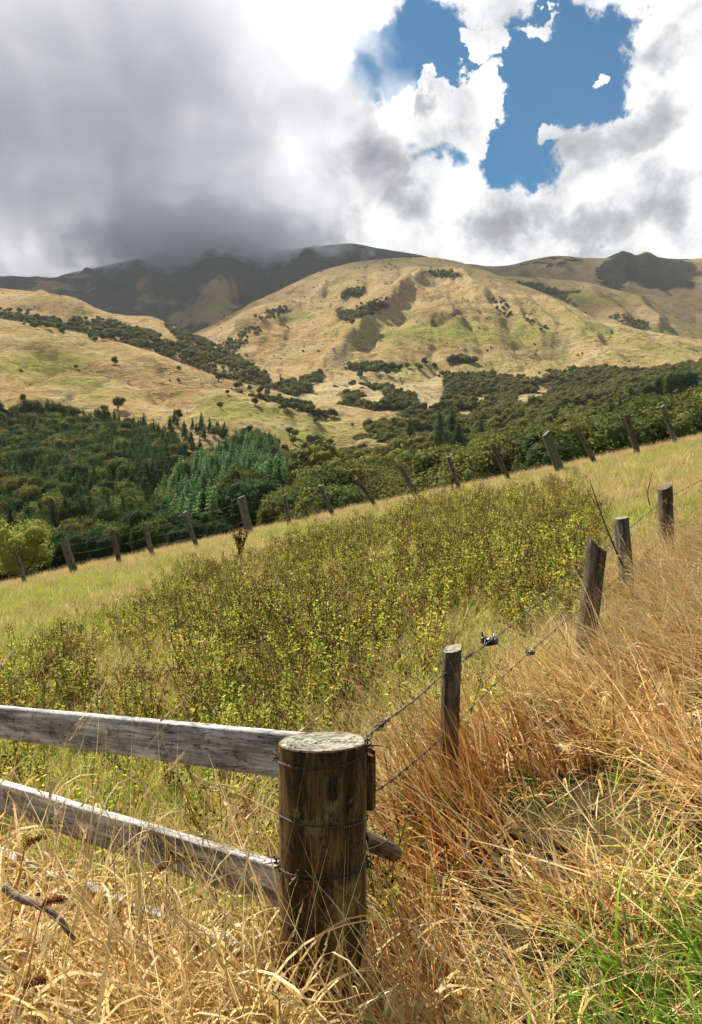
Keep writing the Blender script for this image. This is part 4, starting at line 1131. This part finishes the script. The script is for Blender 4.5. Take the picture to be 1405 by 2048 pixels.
    names = dict(fs=('dry_grass', 'short straw-coloured grass along the far fence and over the paddock'), fg=('green_grass', 'short yellow-green grass growing through the paddock'),
                 lt=('tawny_grass', 'long orange-brown grass lodged over the right hand bank'), ls=('straw_grass', 'long pale straw grass with seed heads by the wire fence'),
                 cu=('curled_grass', 'curled dry grass in front of the lower boards'), lu=('lush_grass', 'bright green grass in the lower right corner'), rt=('russet_grass', 'red-brown upright dry grass beside the first wire fence post'), ct=('ribbon_grass', 'broad curling dry leaves round the foot of the thick post'), th=('thatch', 'fallen dry stalks matted between the tufts'),
                 we=('weeds', 'green and yellow flowering weeds with brown seed heads filling the paddock'))
    for x, y in ((-.02, 1.62), (.05, 1.64), (.12, 1.68), (-.16, 1.66), (.0, 1.55), (.16, 1.74), (-.22, 1.72)): put('ct', x, y, 1.15, .2)
    for x, y in ((.44, 3.05), (.40, 3.1), (.50, 3.08), (.36, 3.0), (.55, 3.0), (.46, 2.95), (.62, 3.3), (.58, 3.5), (.68, 3.4), (.66, 3.7), (.60, 3.2), (.73, 3.55), (.38, 2.9), (.48, 2.85), (.33, 3.05), (.42, 2.8), (.53, 2.8)): put('rt' if x > .4 else 'lt', x, y, 1.1)
    for k in range(26): put(('cu', 'ct', 'lt')[k % 3], -.22 + .011 * k, 1.62 + .09 * r.random(), 1.15)
    for k in range(16): put(('lt', 'rt')[k % 2], .10 + .12 * r.random(), 1.7 + .35 * r.random(), .95)
    for k, L in got.items():
        L = np.array([(a, b, c, d, np.nan if e is None else e, f) for a, b, c, d, e, f in L])
        print(k, len(L))
        x, y, s, tilt = L[:, 0], L[:, 1], L[:, 2], L[:, 3]
        keep = (x + .09) ** 2 + (y - 1.83) ** 2 > .16 ** 2
        x, y, s, tilt, zo = x[keep], y[keep], s[keep], tilt[keep], L[keep, 5]
        n = len(x)
        rot = np.zeros((n, 3)); rot[:, 0] = r.normal(0, 1, n) * tilt; rot[:, 1] = r.normal(0, 1, n) * tilt - .18
        if k in ('lt', 'ls', 'lu', 'rt'): rot[:, 2] = r.normal(0, .5, n)
        else: rot[:, 2] = r.random(n) * 6.28
        S = np.stack([s, s, s * (.85 + .3 * r.random(n))], 1)
        stuff_instances(names[k][0], names[k][1], sets[k], np.stack([x, y, gz(x, y) + zo], 1), rot, S, r.integers(0, len(sets[k]), n))
add_field()

# ============================================================ fences
def post_mesh(name, base, top, rad, mat, seed=0, sides=20, segs=10, flat=.0, endmat=None, rough=.06, split=None, capcut=(0, 0), square=0.):
    """a weathered post from base to top (local z up along its own axis)"""
    r = np.random.default_rng(seed)
    H = float(np.linalg.norm(np.array(top) - np.array(base)))
    th = np.arange(sides) * 2 * math.pi / sides; V = []
    for k in range(segs + 1):
        z = H * k / segs
        rr = rad * (1 + rough * fbm(np.cos(th) * 1.6 + seed, np.sin(th) * 1.6 + z * .6, seed, 4) + .4 * rough * fbm(th * 6, np.full(sides, z * 2.0), seed + 4, 2))
        if square: rr = rr * (1 - square + square / np.maximum(np.abs(np.cos(th)), np.abs(np.sin(th))) * .92)
        if k == segs: rr = rr * .965
        zz = z + (capcut[0] * np.cos(th) + capcut[1] * np.sin(th)) * rad * (k / segs) ** 8
        if k == segs: zz = zz + .0
        elif k == segs - 1: zz = zz + H / segs * .93 * 1.0
        V.append(np.stack([rr * np.cos(th), rr * np.sin(th), np.broadcast_to(zz, (sides,))], 1))
    nrings = 6
    last = V[-1]; ctr = last.mean(0)
    for q in range(1, nrings):
        f = 1 - q / nrings
        ring = ctr + (last - ctr) * f
        ring[:, 2] += rad * .035 * fbm(ring[:, 0] / rad * 2 + seed, ring[:, 1] / rad * 2, seed + 9, 3)
        V.append(ring)
    V = np.concatenate(V + [ctr[None]])
    F_ = []; tot = segs + nrings
    for k in range(tot - 1):
        for j in range(sides): F_.append([k * sides + j, k * sides + (j + 1) % sides, (k + 1) * sides + (j + 1) % sides, (k + 1) * sides + j])
    cidx = len(V) - 1; T_ = [[(tot - 1) * sides + j, (tot - 1) * sides + (j + 1) % sides, cidx] for j in range(sides)]
    mi = [0 if k < segs else 1 for k in range(tot - 1) for j in range(sides)] + [1] * sides
    me = mesh_np(name, V, [np.array(F_), np.array(T_)], [mat, endmat or mat], True, mi=mi)
    try: me.set_sharp_from_angle(angle=math.radians(40))
    except Exception: pass
    return me
def put_post(name, base, top, rad, mat, parent, seed=0, **k):
    me = post_mesh(name, base, top, rad, mat, seed, **k)
    o = obj(name, me, parent)
    d = Vector(top) - Vector(base)
    o.location = Vector(base) - parent.location
    q = Vector((0, 0, 1)).rotation_difference(d.normalized())
    o.rotation_euler = q.to_euler()
    return o
def rel(parts, parent):
    v, f, c = merge(parts) if isinstance(parts, list) else parts
    return v - np.array(parent.location), f, c
def wire_obj(name, parts, mat, parent):
    v, f, c = rel(parts, parent)
    return obj(name, mesh_np(name, v, f, [mat], True), parent)
def catline(pts, n=12):
    pts = [np.array(p, float) for p in pts]; out = []
    for i in range(len(pts) - 1):
        a = pts[max(i - 1, 0)]; b = pts[i]; c = pts[i + 1]; d = pts[min(i + 2, len(pts) - 1)]
        for t in np.linspace(0, 1, n, endpoint=False):
            out.append(.5 * ((2 * b) + (c - a) * t + (2 * a - 5 * b + 4 * c - d) * t * t + (-a + 3 * b - 3 * c + d) * t ** 3))
    out.append(pts[-1]); return np.array(out)
def twisted(line, r_off=.0022, r_w=.0016, pitch=.035, sides=4):
    L = np.concatenate([[0], np.cumsum(np.linalg.norm(np.diff(line, axis=0), axis=1))])
    n = max(int(L[-1] / (pitch / 8)), 8); s = np.linspace(0, L[-1], n)
    P = np.stack([np.interp(s, L, line[:, k]) for k in range(3)], 1)
    T = np.gradient(P, axis=0); T /= np.linalg.norm(T, axis=1, keepdims=True)
    a = np.cross(T, [0, 0, 1.]); a /= np.linalg.norm(a, axis=1, keepdims=True); b = np.cross(T, a)
    ph = s / pitch * 2 * math.pi; out = []
    for o in (0, math.pi):
        out.append(tube(P + r_off * (a * np.cos(ph + o)[:, None] + b * np.sin(ph + o)[:, None]), r_w, sides))
    return out, P, a, b, T
def barbs(P, a, b, T, every=.11, size=.016, seed=0, rw=.0013):
    r = np.random.default_rng(seed); out = []
    L = np.concatenate([[0], np.cumsum(np.linalg.norm(np.diff(P, axis=0), axis=1))]); s = .06
    while s < L[-1]:
        i = min(int(np.searchsorted(L, s)), len(P) - 1); th = np.linspace(0, 4 * math.pi, 14)
        c = P[i] + T[i] * ((th / (4 * math.pi) - .5) * .010)[:, None] + .0045 * (a[i] * np.cos(th)[:, None] + b[i] * np.sin(th)[:, None])
        out.append(tube(c, rw, 4))
        for sg in (1, -1):
            d = (a[i] * r.normal() + b[i] * r.normal()); d /= np.linalg.norm(d)
            e = P[i] + T[i] * .004 * sg
            out.append(tube([e - d * size * .6, e, e + d * size + T[i] * .003], [rw * .4, rw, rw * .2], 4))
        s += every * (.9 + .2 * r.random())
    return out

# ---- far fence along the brow
def far_fence():
    root = empty('post_and_wire_fence', tuple(at(700, 1036, 25.4)))
    tag(root, 'long leaning post and wire fence along the far brow of the paddock', 'fence')
    P = [  # base px,py ; top px,py ; width px
        ((51, 1168), (36, 1112), 8, 0), ((150, 1148), (128, 1080), 15, 1), ((241, 1132), (225, 1062), 9, 0), ((306, 1114), (289, 1047), 9, 0), ((396, 1099), (370, 1024), 9, 0),
        ((499, 1066), (482, 994), 16, 1), ((579, 1046), (569, 990), 8, 0), ((670, 1040), (641, 971), 9, 0), ((759, 1022), (713, 957), 7, 0), ((839, 1006), (803, 934), 10, 0),
        ((923, 988), (897, 913), 9, 0), ((1020, 965), (986, 889), 9, 0), ((1124, 949), (1092, 867), 17, 1), ((1193, 931), (1154, 852), 9, 0), ((1276, 907), (1252, 829), 11, 0), ((1351, 882), (1325, 812), 8, 0),
        ((1440, 862), (1412, 790), 9, 0), ((-40, 1195), (-58, 1125), 9, 0)]
    P.sort(key=lambda p: p[0][0])
    tops = []
    r = random.Random(3)
    for i, (b, t, w, big) in enumerate(P):
        Y = float(fence_Y(b[0])); B = at(b[0], b[1], Y)
        g = float(gz(B[0], B[1])); T = at(t[0], t[1], Y + r.uniform(-.12, .12))
        d = T - B; ex = max(B[2] - g, -.2) + .25
        B2 = B - d / np.linalg.norm(d) * ex
        put_post('post', B2, T, w * Y / F_PX / 2 * 1.06, M_POSTL if big or i % 3 else M_POSTG, root, seed=i * 7 + 1, sides=14, segs=8, rough=.12, endmat=M_END if big else M_POSTL, square=0 if big else .5, capcut=(r.uniform(-.4, .4), r.uniform(-.3, .3)))
        tops.append((B, T))
    for fr, nm in ((.86, 'wire'), (.6, 'wire'), (.34, 'wire')):
        line = [b + (t - b) * fr + np.array([0, -.06, 0]) for b, t in tops]
        pts = []
        for p, q in zip(line[:-1], line[1:]):
            for s in np.linspace(0, 1, 5, endpoint=False): pts.append(p + (q - p) * s - np.array([0, 0, .05 * 4 * s * (1 - s)]))
        pts.append(line[-1])
        wire_obj(nm, [tube(pts, .0022, 4)], M_WIRE, root)
far_fence()

# ---- near barbed wire fence running up to the right
PY = 1.83
POST_TOP = at(646, 1482, PY)
def near_fence():
    root = empty('barbed_wire_fence', tuple(at(905, 1500, 3.2)))
    tag(root, 'barbed wire fence with rough posts climbing to the right from the round post', 'fence')
    A = (at(905, 1297, 3.2), at(897, 1560, 3.2)); B = (at(1195, 1090, 5.0), at(1160, 1390, 5.0)); C = (at(1243, 1035, 6.5), at(1262, 1270, 6.5)); D = (at(1331, 975, 7.6), at(1336, 1190, 7.6))
    put_post('post', A[1], A[0], .0415, M_POSTG, root, 5, sides=24, segs=14, rough=.16, endmat=M_END, square=.45, capcut=(.3, .2))
    put_post('post', B[1], B[0], .062, M_POSTG, root, 15, sides=24, segs=14, rough=.28, endmat=M_POSTG, square=.2, capcut=(-.9, .3))
    put_post('post', C[1], C[0], .062, M_POSTL, root, 25, sides=24, segs=14, rough=.18, endmat=M_END, square=.5, capcut=(.1, .1))
    put_post('post', D[1], D[0], .070, M_POSTG, root, 35, sides=24, segs=14, rough=.25, endmat=M_POSTG, square=.4, capcut=(.5, .1))
    E1 = (at(1420, 930, 9.2), at(1430, 1120, 9.2))
    put_post('post', E1[1], E1[0], .07, M_POSTG, root, 45, sides=20, segs=12, rough=.25, endmat=M_POSTG, square=.4)
    # top wire
    w = [at(733, 1476, PY - .02), at(770, 1444, 2.05), at(836, 1395, 2.6), at(882, 1353, 3.12), at(925, 1322, 3.22), at(958, 1300, 3.35), at(1000, 1268, 3.6), at(1080, 1203, 4.3), at(1165, 1132, 4.92), at(1246, 1068, 6.4), at(1334, 998, 7.5), at(1425, 950, 9.1)]
    tw, P, a, b, T = twisted(catline(w, 10)); wire_obj('barbed_wire', tw + barbs(P, a, b, T, .13, .016, 1), M_WIREL, root)
    w = [at(735, 1590, PY + .02), at(790, 1556, 2.2), at(890, 1470, 3.15), at(1000, 1360, 3.7), at(1100, 1270, 4.4), at(1170, 1212, 4.95), at(1262, 1135, 6.45), at(1336, 1072, 7.55), at(1430, 1010, 9.15)]
    tw, P, a, b, T = twisted(catline(w, 10), .0018, .0012); wire_obj('barbed_wire', tw + barbs(P, a, b, T, .13, .014, 2), M_WIRE, root)
    w = [at(735, 1700, PY + .02), at(800, 1660, 2.2), at(890, 1550, 3.15), at(1010, 1420, 3.8), at(1165, 1290, 4.95), at(1262, 1190, 6.45), at(1340, 1120, 7.55), at(1430, 1050, 9.15)]
    wire_obj('plain_wire', [tube(catline(w, 8), .0018, 5)], M_WIRE, root)
    # tie wire round post A
    th = np.linspace(0, 2 * math.pi * 1.6, 40); c = at(903, 1342, 3.2)
    wire_obj('tie_wire', [tube(np.stack([c[0] + .047 * np.cos(th), c[1] + .047 * np.sin(th), c[2] + .008 * th / 6 + .010 * np.cos(th)], 1), .0022, 5)], M_WIRE, root)
    # knots where the wire is joined
    for kx, ky, Y in ((762, 1450, 2.0), (938, 1312, 3.27), (1088, 1197, 4.36)):
        c = at(kx, ky, Y); d = at(kx + 30, ky - 24, Y + .15) - c; d /= np.linalg.norm(d); aa = np.cross(d, [0, 0, 1.]); aa /= np.linalg.norm(aa); bb = np.cross(d, aa)
        th = np.linspace(0, 2 * math.pi * 6, 70)
        wire_obj('wire_knot', [tube(c + d * ((th / th[-1] - .5) * .085)[:, None] + (.0058 + .002 * np.sin(th * 1.7))[:, None] * (aa * np.cos(th)[:, None] + bb * np.sin(th)[:, None]), .0021, 5)], M_WIRE, root)
    # ratchet wire strainer: U frame, spool, two cheeks
    def strainer(px, py, Y, s, lab, mat):
        t = empty('wire_strainer', tuple(at(px, py, Y))); t.parent = root; t.location = Vector(at(px, py, Y)) - root.location
        d = Vector(at(px + 40, py - 33, Y + .25) - at(px, py, Y)).normalized()
        q = Vector((1, 0, 0)).rotation_difference(d); t.rotation_euler = q.to_euler(); t.scale = (s, s, s)
        t['label'] = lab
        pr = []
        for sg in (1, -1):          # two side plates meeting in a nose
            pl = []
            prof = [(-.045, 0), (-.036, .006), (.012, .014), (.026, .012), (.032, 0), (.026, -.012), (.012, -.014), (-.036, -.006)]
            y0, y1 = .016 * sg, .019 * sg
            v = [];
            for X, Z in prof:
                yy = 1 if X > -.03 else .15
                v += [(X, y0 * yy, Z), (X, y1 * yy + .002 * sg, Z)]
            n = len(prof); f = [[2 * k, 2 * ((k + 1) % n), 2 * ((k + 1) % n) + 1, 2 * k + 1] for k in range(n)]
            tri = [[0, 2 * k, 2 * k + 2] for k in range(1, n - 1)] + [[1, 2 * k + 3, 2 * k + 1] for k in range(1, n - 1)]
            pl = (np.array(v), [np.array(f), np.array(tri)], np.zeros((len(v), 3)))
            pr.append(pl)
        v, f, c = merge(pr); obj('side_plate', mesh_np('side_plate', v, f, [mat]), t)
        sp = tube([(.010, -.024, .002), (.010, .024, .002)], .010, 12); sp2 = tube([(.010, -.030, .002), (.010, -.022, .002)], [.015, .015], 10)
        v, f, c = merge([sp, sp2, tube([(.010, .022, .002), (.010, .030, .002)], .015, 10)]); obj('spool', mesh_np('spool', v, f, [M_STEEL]), t)
        v, f, c = merge([tube([(.010, .026, .0), (.014, .030, .022), (.010, .028, .036)], [.005, .004, .003], 6), tube([(-.02, -.02, .004), (-.006, -.026, .022), (.002, -.024, .034)], [.004, .004, .003], 6)])
        obj('ratchet_pawl', mesh_np('ratchet_pawl', v, f, [M_STEEL], True), t)
    strainer(978, 1284, 3.45, 1.25, 'dark steel strainer on the top wire', M_STEEL)
    strainer(1060, 1306, 3.9, .8, 'rusty strainer on the second wire', M_WIRE)
near_fence()

# ---- board fence with the thick round post
def board_fence():
    base = at(646, 2150, PY); g = float(gz(base[0], base[1])) - .1
    root = empty('board_fence', (POST_TOP[0], PY, g + .1))
    tag(root, 'weathered board fence ending at a thick round brown post', 'fence')
    R = 89 * PY / F_PX
    top = np.array([POST_TOP[0], PY, POST_TOP[2]])
    me = post_mesh('strainer_post', (top[0], top[1], g), top, R, M_POSTB, 77, sides=96, segs=60, rough=.035, endmat=M_END, capcut=(.02, -.134))
    po = obj('strainer_post', me, root); po.location = Vector((top[0], top[1], g)) - root.location
    zt = top[2]
    def band(zl, zr, off=.003, rw=.0021, twist=False, zfront=0., name='wire_band', seed=0):
        th = np.linspace(0, 2 * math.pi, 90)
        z = zl + (zr - zl) * (np.cos(th) + 1) / 2 - zfront * np.sin(th)
        rr = R + off
        L = np.stack([top[0] + rr * np.cos(th), top[1] + rr * np.sin(th), z + .0015 * np.sin(th * 7 + seed)], 1)
        if twist: parts, *_ = twisted(L, .0022, .0017, .03)
        else: parts = [tube(L, rw, 6)]
        v, f, c = rel(parts, po); v = v - np.array(root.location)
        return obj(name, mesh_np(name, v, f, [M_WIRE], True), po)
    zs = lambda py: at(646, py, PY)[2]; zf = lambda py: at(646, py, PY - R)[2]
    def wb(l, r_, f, **k): band(zs(l), zs(r_), zfront=zf(f) - (zs(l) + zs(r_)) / 2, **k)
    wb(1513, 1499, 1536, twist=True)
    wb(1621, 1634, 1653)
    wb(1727, 1722, 1752, twist=True, seed=2)
    wb(1733, 1728, 1760, rw=.0016, seed=5)
    wb(1830, 1850, 1862)
    # twist ends of the wires at the left and right sides of the post
    def tuft(px, py, Y, seed, s=1.):
        r = np.random.default_rng(seed); c = at(px, py, Y); parts = []
        for k in range(5):
            d = r.normal(0, 1, 3); d /= np.linalg.norm(d); parts.append(tube([c, c + d * .012 * s, c + d * .02 * s + r.normal(0, .004, 3)], [.002, .002, .0012], 5))
        th = np.linspace(0, 20, 40); parts.append(tube(c + np.stack([.006 * np.cos(th), .006 * np.sin(th), (th / 20 - .5) * .03], 1) * s, .0018, 5))
        v, f, c2 = rel(parts, po); v = v - np.array(root.location)
        obj('wire_end', mesh_np('wire_end', v, f, [M_WIRE], True), po)
    tuft(556, 1514, PY - .02, 1); tuft(554, 1725, PY - .02, 2, 1.2); tuft(736, 1490, PY - .01, 3, 1.5); tuft(736, 1722, PY, 4, 1.5)
    # rails
    def rail(lt, lb, Yl, rt, rb, Yr, thick, name, seed, knots=0):
        """board between a left and right end; lt/lb top and bottom of its near face there"""
        A, B, C, D = at(*lt, Yl), at(*lb, Yl), at(*rt, Yr), at(*rb, Yr)
        # extend the left end beyond the frame
        ux = (C - A); L = np.linalg.norm(ux[:2]); ux = ux / L
        A2 = A - ux * .9; hL = A[2] - B[2]; hR = C[2] - D[2]; h = (hL + hR) / 2
        n = np.array([-ux[1], ux[0], 0.]); n /= np.linalg.norm(n)
        if n[1] < 0: n = -n
        o = np.array(A2); Ltot = L + .9
        ns, nh = 90, 6; V = []
        xs = np.linspace(0, Ltot, ns)
        loops = []
        prof = []
        bev = .003
        pr = [(0, -bev), (bev, 0), (thick - bev, 0), (thick, -bev), (thick, -h + bev), (thick - bev, -h), (bev, -h), (0, -h + bev)]
        # refine the near face
        pr = pr + [(0, -h + bev + (h - 2 * bev) * k / nh) for k in range(1, nh)]
        m = len(pr)
        for i, s in enumerate(xs):
            for (yy, z_) in pr:
                wob = .0015 * fbm(np.array([s * 6.]), np.array([z_ * 60.]), seed, 3)[0]; wz = .002 * fbm(np.array([s * 3.]), np.array([yy * 5.]), seed + 3, 3)[0]
                V.append((s, yy + wob, z_ + wz))
        V = np.array(V); F_ = []
        for i in range(ns - 1):
            for j in range(m): F_.append([i * m + j, i * m + (j + 1) % m, (i + 1) * m + (j + 1) % m, (i + 1) * m + j])
        V = np.concatenate([V, [[0, thick / 2, -h / 2], [Ltot, thick / 2, -h / 2]]]); e0 = len(V) - 2
        T_ = [[(j + 1) % m, j, e0] for j in range(m)] + [[(ns - 1) * m + j, (ns - 1) * m + (j + 1) % m, e0 + 1] for j in range(m)]
        me = mesh_np(name, V, [np.array(F_), np.array(T_)], [M_RAIL], False)
        ob = obj(name, me, root)
        Mx = Matrix((( ux[0], n[0], 0, 0), (ux[1], n[1], 0, 0), (ux[2], 0, 1, 0), (0, 0, 0, 1)))
        v2 = np.array([(Mx @ Vector(v))[:] for v in V]); me.vertices.foreach_set('co', v2.astype(np.float32).ravel()); me.update()
        # keep the grain running along the board: store the board's own axes
        at_ = me.attributes.new('grain', 'FLOAT_VECTOR', 'POINT'); at_.data.foreach_set('vector', (V + np.array([seed * 3.1, 0, 0])).astype(np.float32).ravel())
        ob.location = Vector(o) - root.location
        return ob
    rail((36, 1419), (36, 1480), 2.75, (600, 1471), (600, 1566), 1.90, .034, 'rail', 1)
    rail((36, 1578), (36, 1637), 2.75, (600, 1748), (600, 1836), 1.90, .034, 'rail', 2)
    rail((36, 1722), (36, 1775), 2.75, (600, 1943), (600, 2025), 1.90, .034, 'rail', 3)
    # short board nailed behind the post and a rail running on to the right
    b0 = at(731, 1500, PY + .05); b1 = at(731, 1612, PY + .05)
    V = []
    me = post_mesh('back_board', b1, b0, .030, M_POSTB, 9, sides=12, segs=8, rough=.1, square=.9, capcut=(-.9, 0))
    o = obj('back_board', me, root); o.location = Vector(b1) - root.location; o['label'] = 'dark board end showing behind the round post'
    put_post('brace_rail', at(720, 1676, PY + .10), at(790, 1706, 2.12), .024, M_POSTG, root, 12, sides=16, segs=10, rough=.1, square=.4)
board_fence()
def fix_rail_mat():
    nt = M_RAIL.node_tree
    a = nt.nodes.new('ShaderNodeAttribute'); a.attribute_name = 'grain'
    for n in list(nt.nodes):
        if n.type == 'MAPPING':
            for l in list(n.inputs[0].links): nt.links.remove(l)
            nt.links.new(a.outputs['Vector'], n.inputs[0])
fix_rail_mat()

# ============================================================ single plants and dead wood
def dock(name, loc, h, seed, lab, n=9, lean=(0, 0), cat='plant', col=(.13, .04, .018)):
    r = np.random.default_rng(seed); t = empty(name, tuple(loc)); st, hd = [], []; cen, nn, sz = [], [], []
    for k in range(n):
        a = r.random() * 6.28; sp = h * .28 * r.random()
        b = np.array([0, 0, -.05]); m_ = np.array([math.cos(a) * sp * .4, math.sin(a) * sp * .4, h * .5]); e = np.array([math.cos(a) * sp + lean[0] * h, math.sin(a) * sp + lean[1] * h, h * (.7 + .35 * r.random())])
        ln = catline([b, m_, e], 6); st.append(tube(ln, np.linspace(.006, .002, len(ln)) * max(h, .3) / .6, 5))
        for j in range(90):
            t_ = .35 + .65 * r.random(); p = ln[int(t_ * (len(ln) - 1))] + r.normal(0, .012 * h / .5, 3)
            cen.append(p); d = r.normal(0, 1, 3); nn.append(d / np.linalg.norm(d)); sz.append(h * .05 * (.6 + .8 * r.random()))
    v, f, c = merge(st); obj('stem', mesh_np('stem', v, f, [M_BARK], True), t)
    cc = np.array(col) * (.6 + .8 * r.random((len(cen), 1)))
    v, f, c = quads(np.array(cen), np.array(nn), np.array(sz), cc, r, .9); obj('seed_head', mesh_np('seed_head', v, f, [M_DOCK], False, c), t)
    return tag(t, lab, cat)
p = at(482, 1120, 17.5); p[2] = gz(p[0], p[1]); dock('dock_plant', p, .85, 4, 'dead red-brown dock plant standing in the grass below the thick far post', 12)
p = at(905, 975, 24.6); p[2] = gz(p[0], p[1]); dock('dock_plant', p, .7, 14, 'reddish dead weed beside the middle far fence post', 7)
def seed_spike(px0, py0, px1, py1, Y, lab, seed, rad=.0085):
    r = np.random.default_rng(seed); a, b = at(px0, py0, Y), at(px1, py1, Y - .02)
    t = empty('dock_seed_head', tuple(a)); root_p = np.array([a[0] - .1, a[1] + .02, gz(a[0], a[1])])
    ln = catline([root_p, (root_p + a) / 2 + [.0, 0, .03], a, (a + b) / 2 + [0, 0, .006], b], 8)
    v, f, c = rel([tube(ln, np.linspace(.0024, .0016, len(ln)), 5, (.42, .26, .12))], t); obj('stem', mesh_np('stem', v, f, [M_DOCK], True, c), t)
    n = 420; k = r.random(n); P = a + (b - a) * k[:, None] + np.array([0, 0, 1]) * (4 * k * (1 - k) * .006)[:, None] + r.normal(0, rad * .5, (n, 3)) * (1.1 - .5 * k)[:, None]
    nn = r.normal(0, 1, (n, 3)); nn /= np.linalg.norm(nn, axis=1, keepdims=True)
    cc = np.array((.20, .07, .022)) * (.5 + .9 * r.random((n, 1)))
    v, f, c = quads(P - np.array(a), nn, .0065 * (.6 + .8 * r.random(n)), cc, r, .9); obj('seed_cluster', mesh_np('seed_cluster', v, f, [M_DOCK], False, c), t)
    tag(t, lab, 'seed head')
seed_spike(310, 1742, 388, 1714, 1.75, 'dry brown dock seed head crossing in front of the second board', 1)
seed_spike(52, 1690, 94, 1674, 1.85, 'dry brown dock seed head at the left edge by the second board', 2)
seed_spike(85, 1812, 130, 1800, 1.55, 'dry orange-brown dock seed head over the dead branch', 3)
seed_spike(50, 1975, 90, 1962, 1.45, 'dry dock seed head at the bottom left corner', 4)
def branch(name, pts, rads, lab, mat=M_BARK, twigs=(), cat='branch'):
    t = empty(name, tuple(pts[0])); ln = catline(pts, 8); rr = np.interp(np.linspace(0, 1, len(ln)), np.linspace(0, 1, len(rads)), rads)
    parts = [tube(ln + .12 * rr[:, None] * np.array([[math.sin(i * 1.3), math.cos(i * 2.1), math.sin(i)] for i in range(len(ln))]), rr, 10)]
    for tw in twigs: q = catline(tw, 6); parts.append(tube(q, np.linspace(rads[-1] * .7, rads[-1] * .25, len(q)), 5))
    v, f, c = rel(parts, t); obj('wood', mesh_np('wood', v, f, [mat], True), t)
    return tag(t, lab, cat)
branch('dead_branch', [at(10, 1775, 1.62), at(40, 1795, 1.6), at(75, 1808, 1.58), at(112, 1832, 1.56), at(150, 1880, 1.56)], [.010, .010, .009, .008, .004], 'thick dead branch lying in the grass at the left edge below the boards', wood_mat('dead_branch_wood', (.34, .24, .17), (.18, .12, .09), (.06, .04, .03), (1, 6, 6), 9))
branch('bare_twig', [at(1245, 1130, 5.6), at(1215, 1060, 5.6), at(1193, 1000, 5.6), at(1180, 960, 5.6)], [.008, .006, .004, .002], 'bare dark twig rising beside the second rough post',
       twigs=[[at(1200, 1020, 5.6), at(1178, 985, 5.58), at(1160, 952, 5.55)], [at(1193, 1000, 5.6), at(1200, 965, 5.6), at(1197, 935, 5.6)], [at(1222, 1078, 5.6), at(1185, 1040, 5.6)]])
branch('bare_twig', [at(1300, 1010, 6.0), at(1296, 985, 6.0), at(1305, 945, 6.0)], [.005, .004, .002], 'short bare twig between the two highest rough posts', twigs=[[at(1298, 990, 6.), at(1280, 960, 6.)]])

# ============================================================ air
def vol_mat(name, col, dens, aniso, noise=None):
    m, nt = new_mat(name)
    v = nt.nodes.new('ShaderNodeVolumePrincipled'); v.inputs['Color'].default_value = (*col, 1); v.inputs['Anisotropy'].default_value = aniso
    if noise: nt.links.new(noise(nt, dens).s, v.inputs['Density'])
    else: v.inputs['Density'].default_value = dens
    o = nt.nodes.new('ShaderNodeOutputMaterial'); nt.links.new(v.outputs[0], o.inputs['Volume'])
    return m
def add_haze():
    bm = bmesh.new(); bmesh.ops.create_cube(bm, size=1)
    me = bpy.data.meshes.new('haze'); bm.to_mesh(me); bm.free()
    zlo, zhi = -80, max(float(SHEETS['far_mountain'][0][..., 2].max()), float(SHEETS['ridge'][0][..., 2].max())) + 20
    o = obj('haze', me); o.scale = (9000, 7200, zhi - zlo); o.location = (0, 3000, (zhi + zlo) / 2)
    me.materials.append(vol_mat('haze_air', (.86, .90, 1.0), HAZE, .2))
    tag(o, 'thin bluish haze over the far hills', None, kind='stuff')
HAZE = .000026
if HAZE: add_haze()

def add_cloud():
    bm = bmesh.new(); bmesh.ops.create_icosphere(bm, subdivisions=4, radius=1)
    for v in bm.verts: pass
    me = bpy.data.meshes.new('cloud'); bm.to_mesh(me); bm.free()
    c = at(100, 168, 4900)
    o = obj('cloud', me); o.location = c; o.scale = (2420, 1150, 1700)
    def dens(nt, d):
        v = coord(nt)
        sep = nt.nodes.new('ShaderNodeSeparateXYZ'); nt.links.new(v, sep.inputs[0])
        x, y, z = (E(k) for k in sep.outputs)
        rr = E.m('POWER', E.m('POWER', E.m('ABSOLUTE', x), 3.) + y * y * E.m('ABSOLUTE', y) * .8 + E.m('POWER', E.m('ABSOLUTE', z), 3.), .333)
        n = enoise(v, 2.2, 8, .62, .8, sx=(2.4, .9, 1.7))
        return sstep((1 - rr) * 1.2 + (n - .5) * 2.6, .0, .75) * d
    me2 = me.copy()
    c2 = at(400, 492, 4380)
    o2 = obj('cloud', me2); o2.location = c2; o2.scale = (1060, 640, 300)
    def dens2(nt, d):
        v = coord(nt)
        sep = nt.nodes.new('ShaderNodeSeparateXYZ'); nt.links.new(v, sep.inputs[0])
        x, y, z = (E(k) for k in sep.outputs)
        rr = E.m('SQRT', x * x + y * y * .8 + z * z)
        n = enoise(v, 2.2, 7, .62, .6, sx=(2.4, 1.4, .9))
        return sstep((1 - rr) * .85 + (n - .5) * 1.5, .12, .55) * d
    me2.materials.append(vol_mat('low_cloud_vapour', (.98, .98, 1.0), .0065, .25, dens2))
    tag(o2, 'low grey cloud wrapped round the top of the far mountain', None, kind='stuff')
    me.materials.append(vol_mat('cloud_vapour', (.955, .955, 1.0), .0026, .3, dens))
    tag(o, 'great dark grey cloud bank filling the upper left sky', None, kind='stuff')
add_cloud()
SC.cycles.volume_step_rate = 3
SC.cycles.volume_max_steps = 128
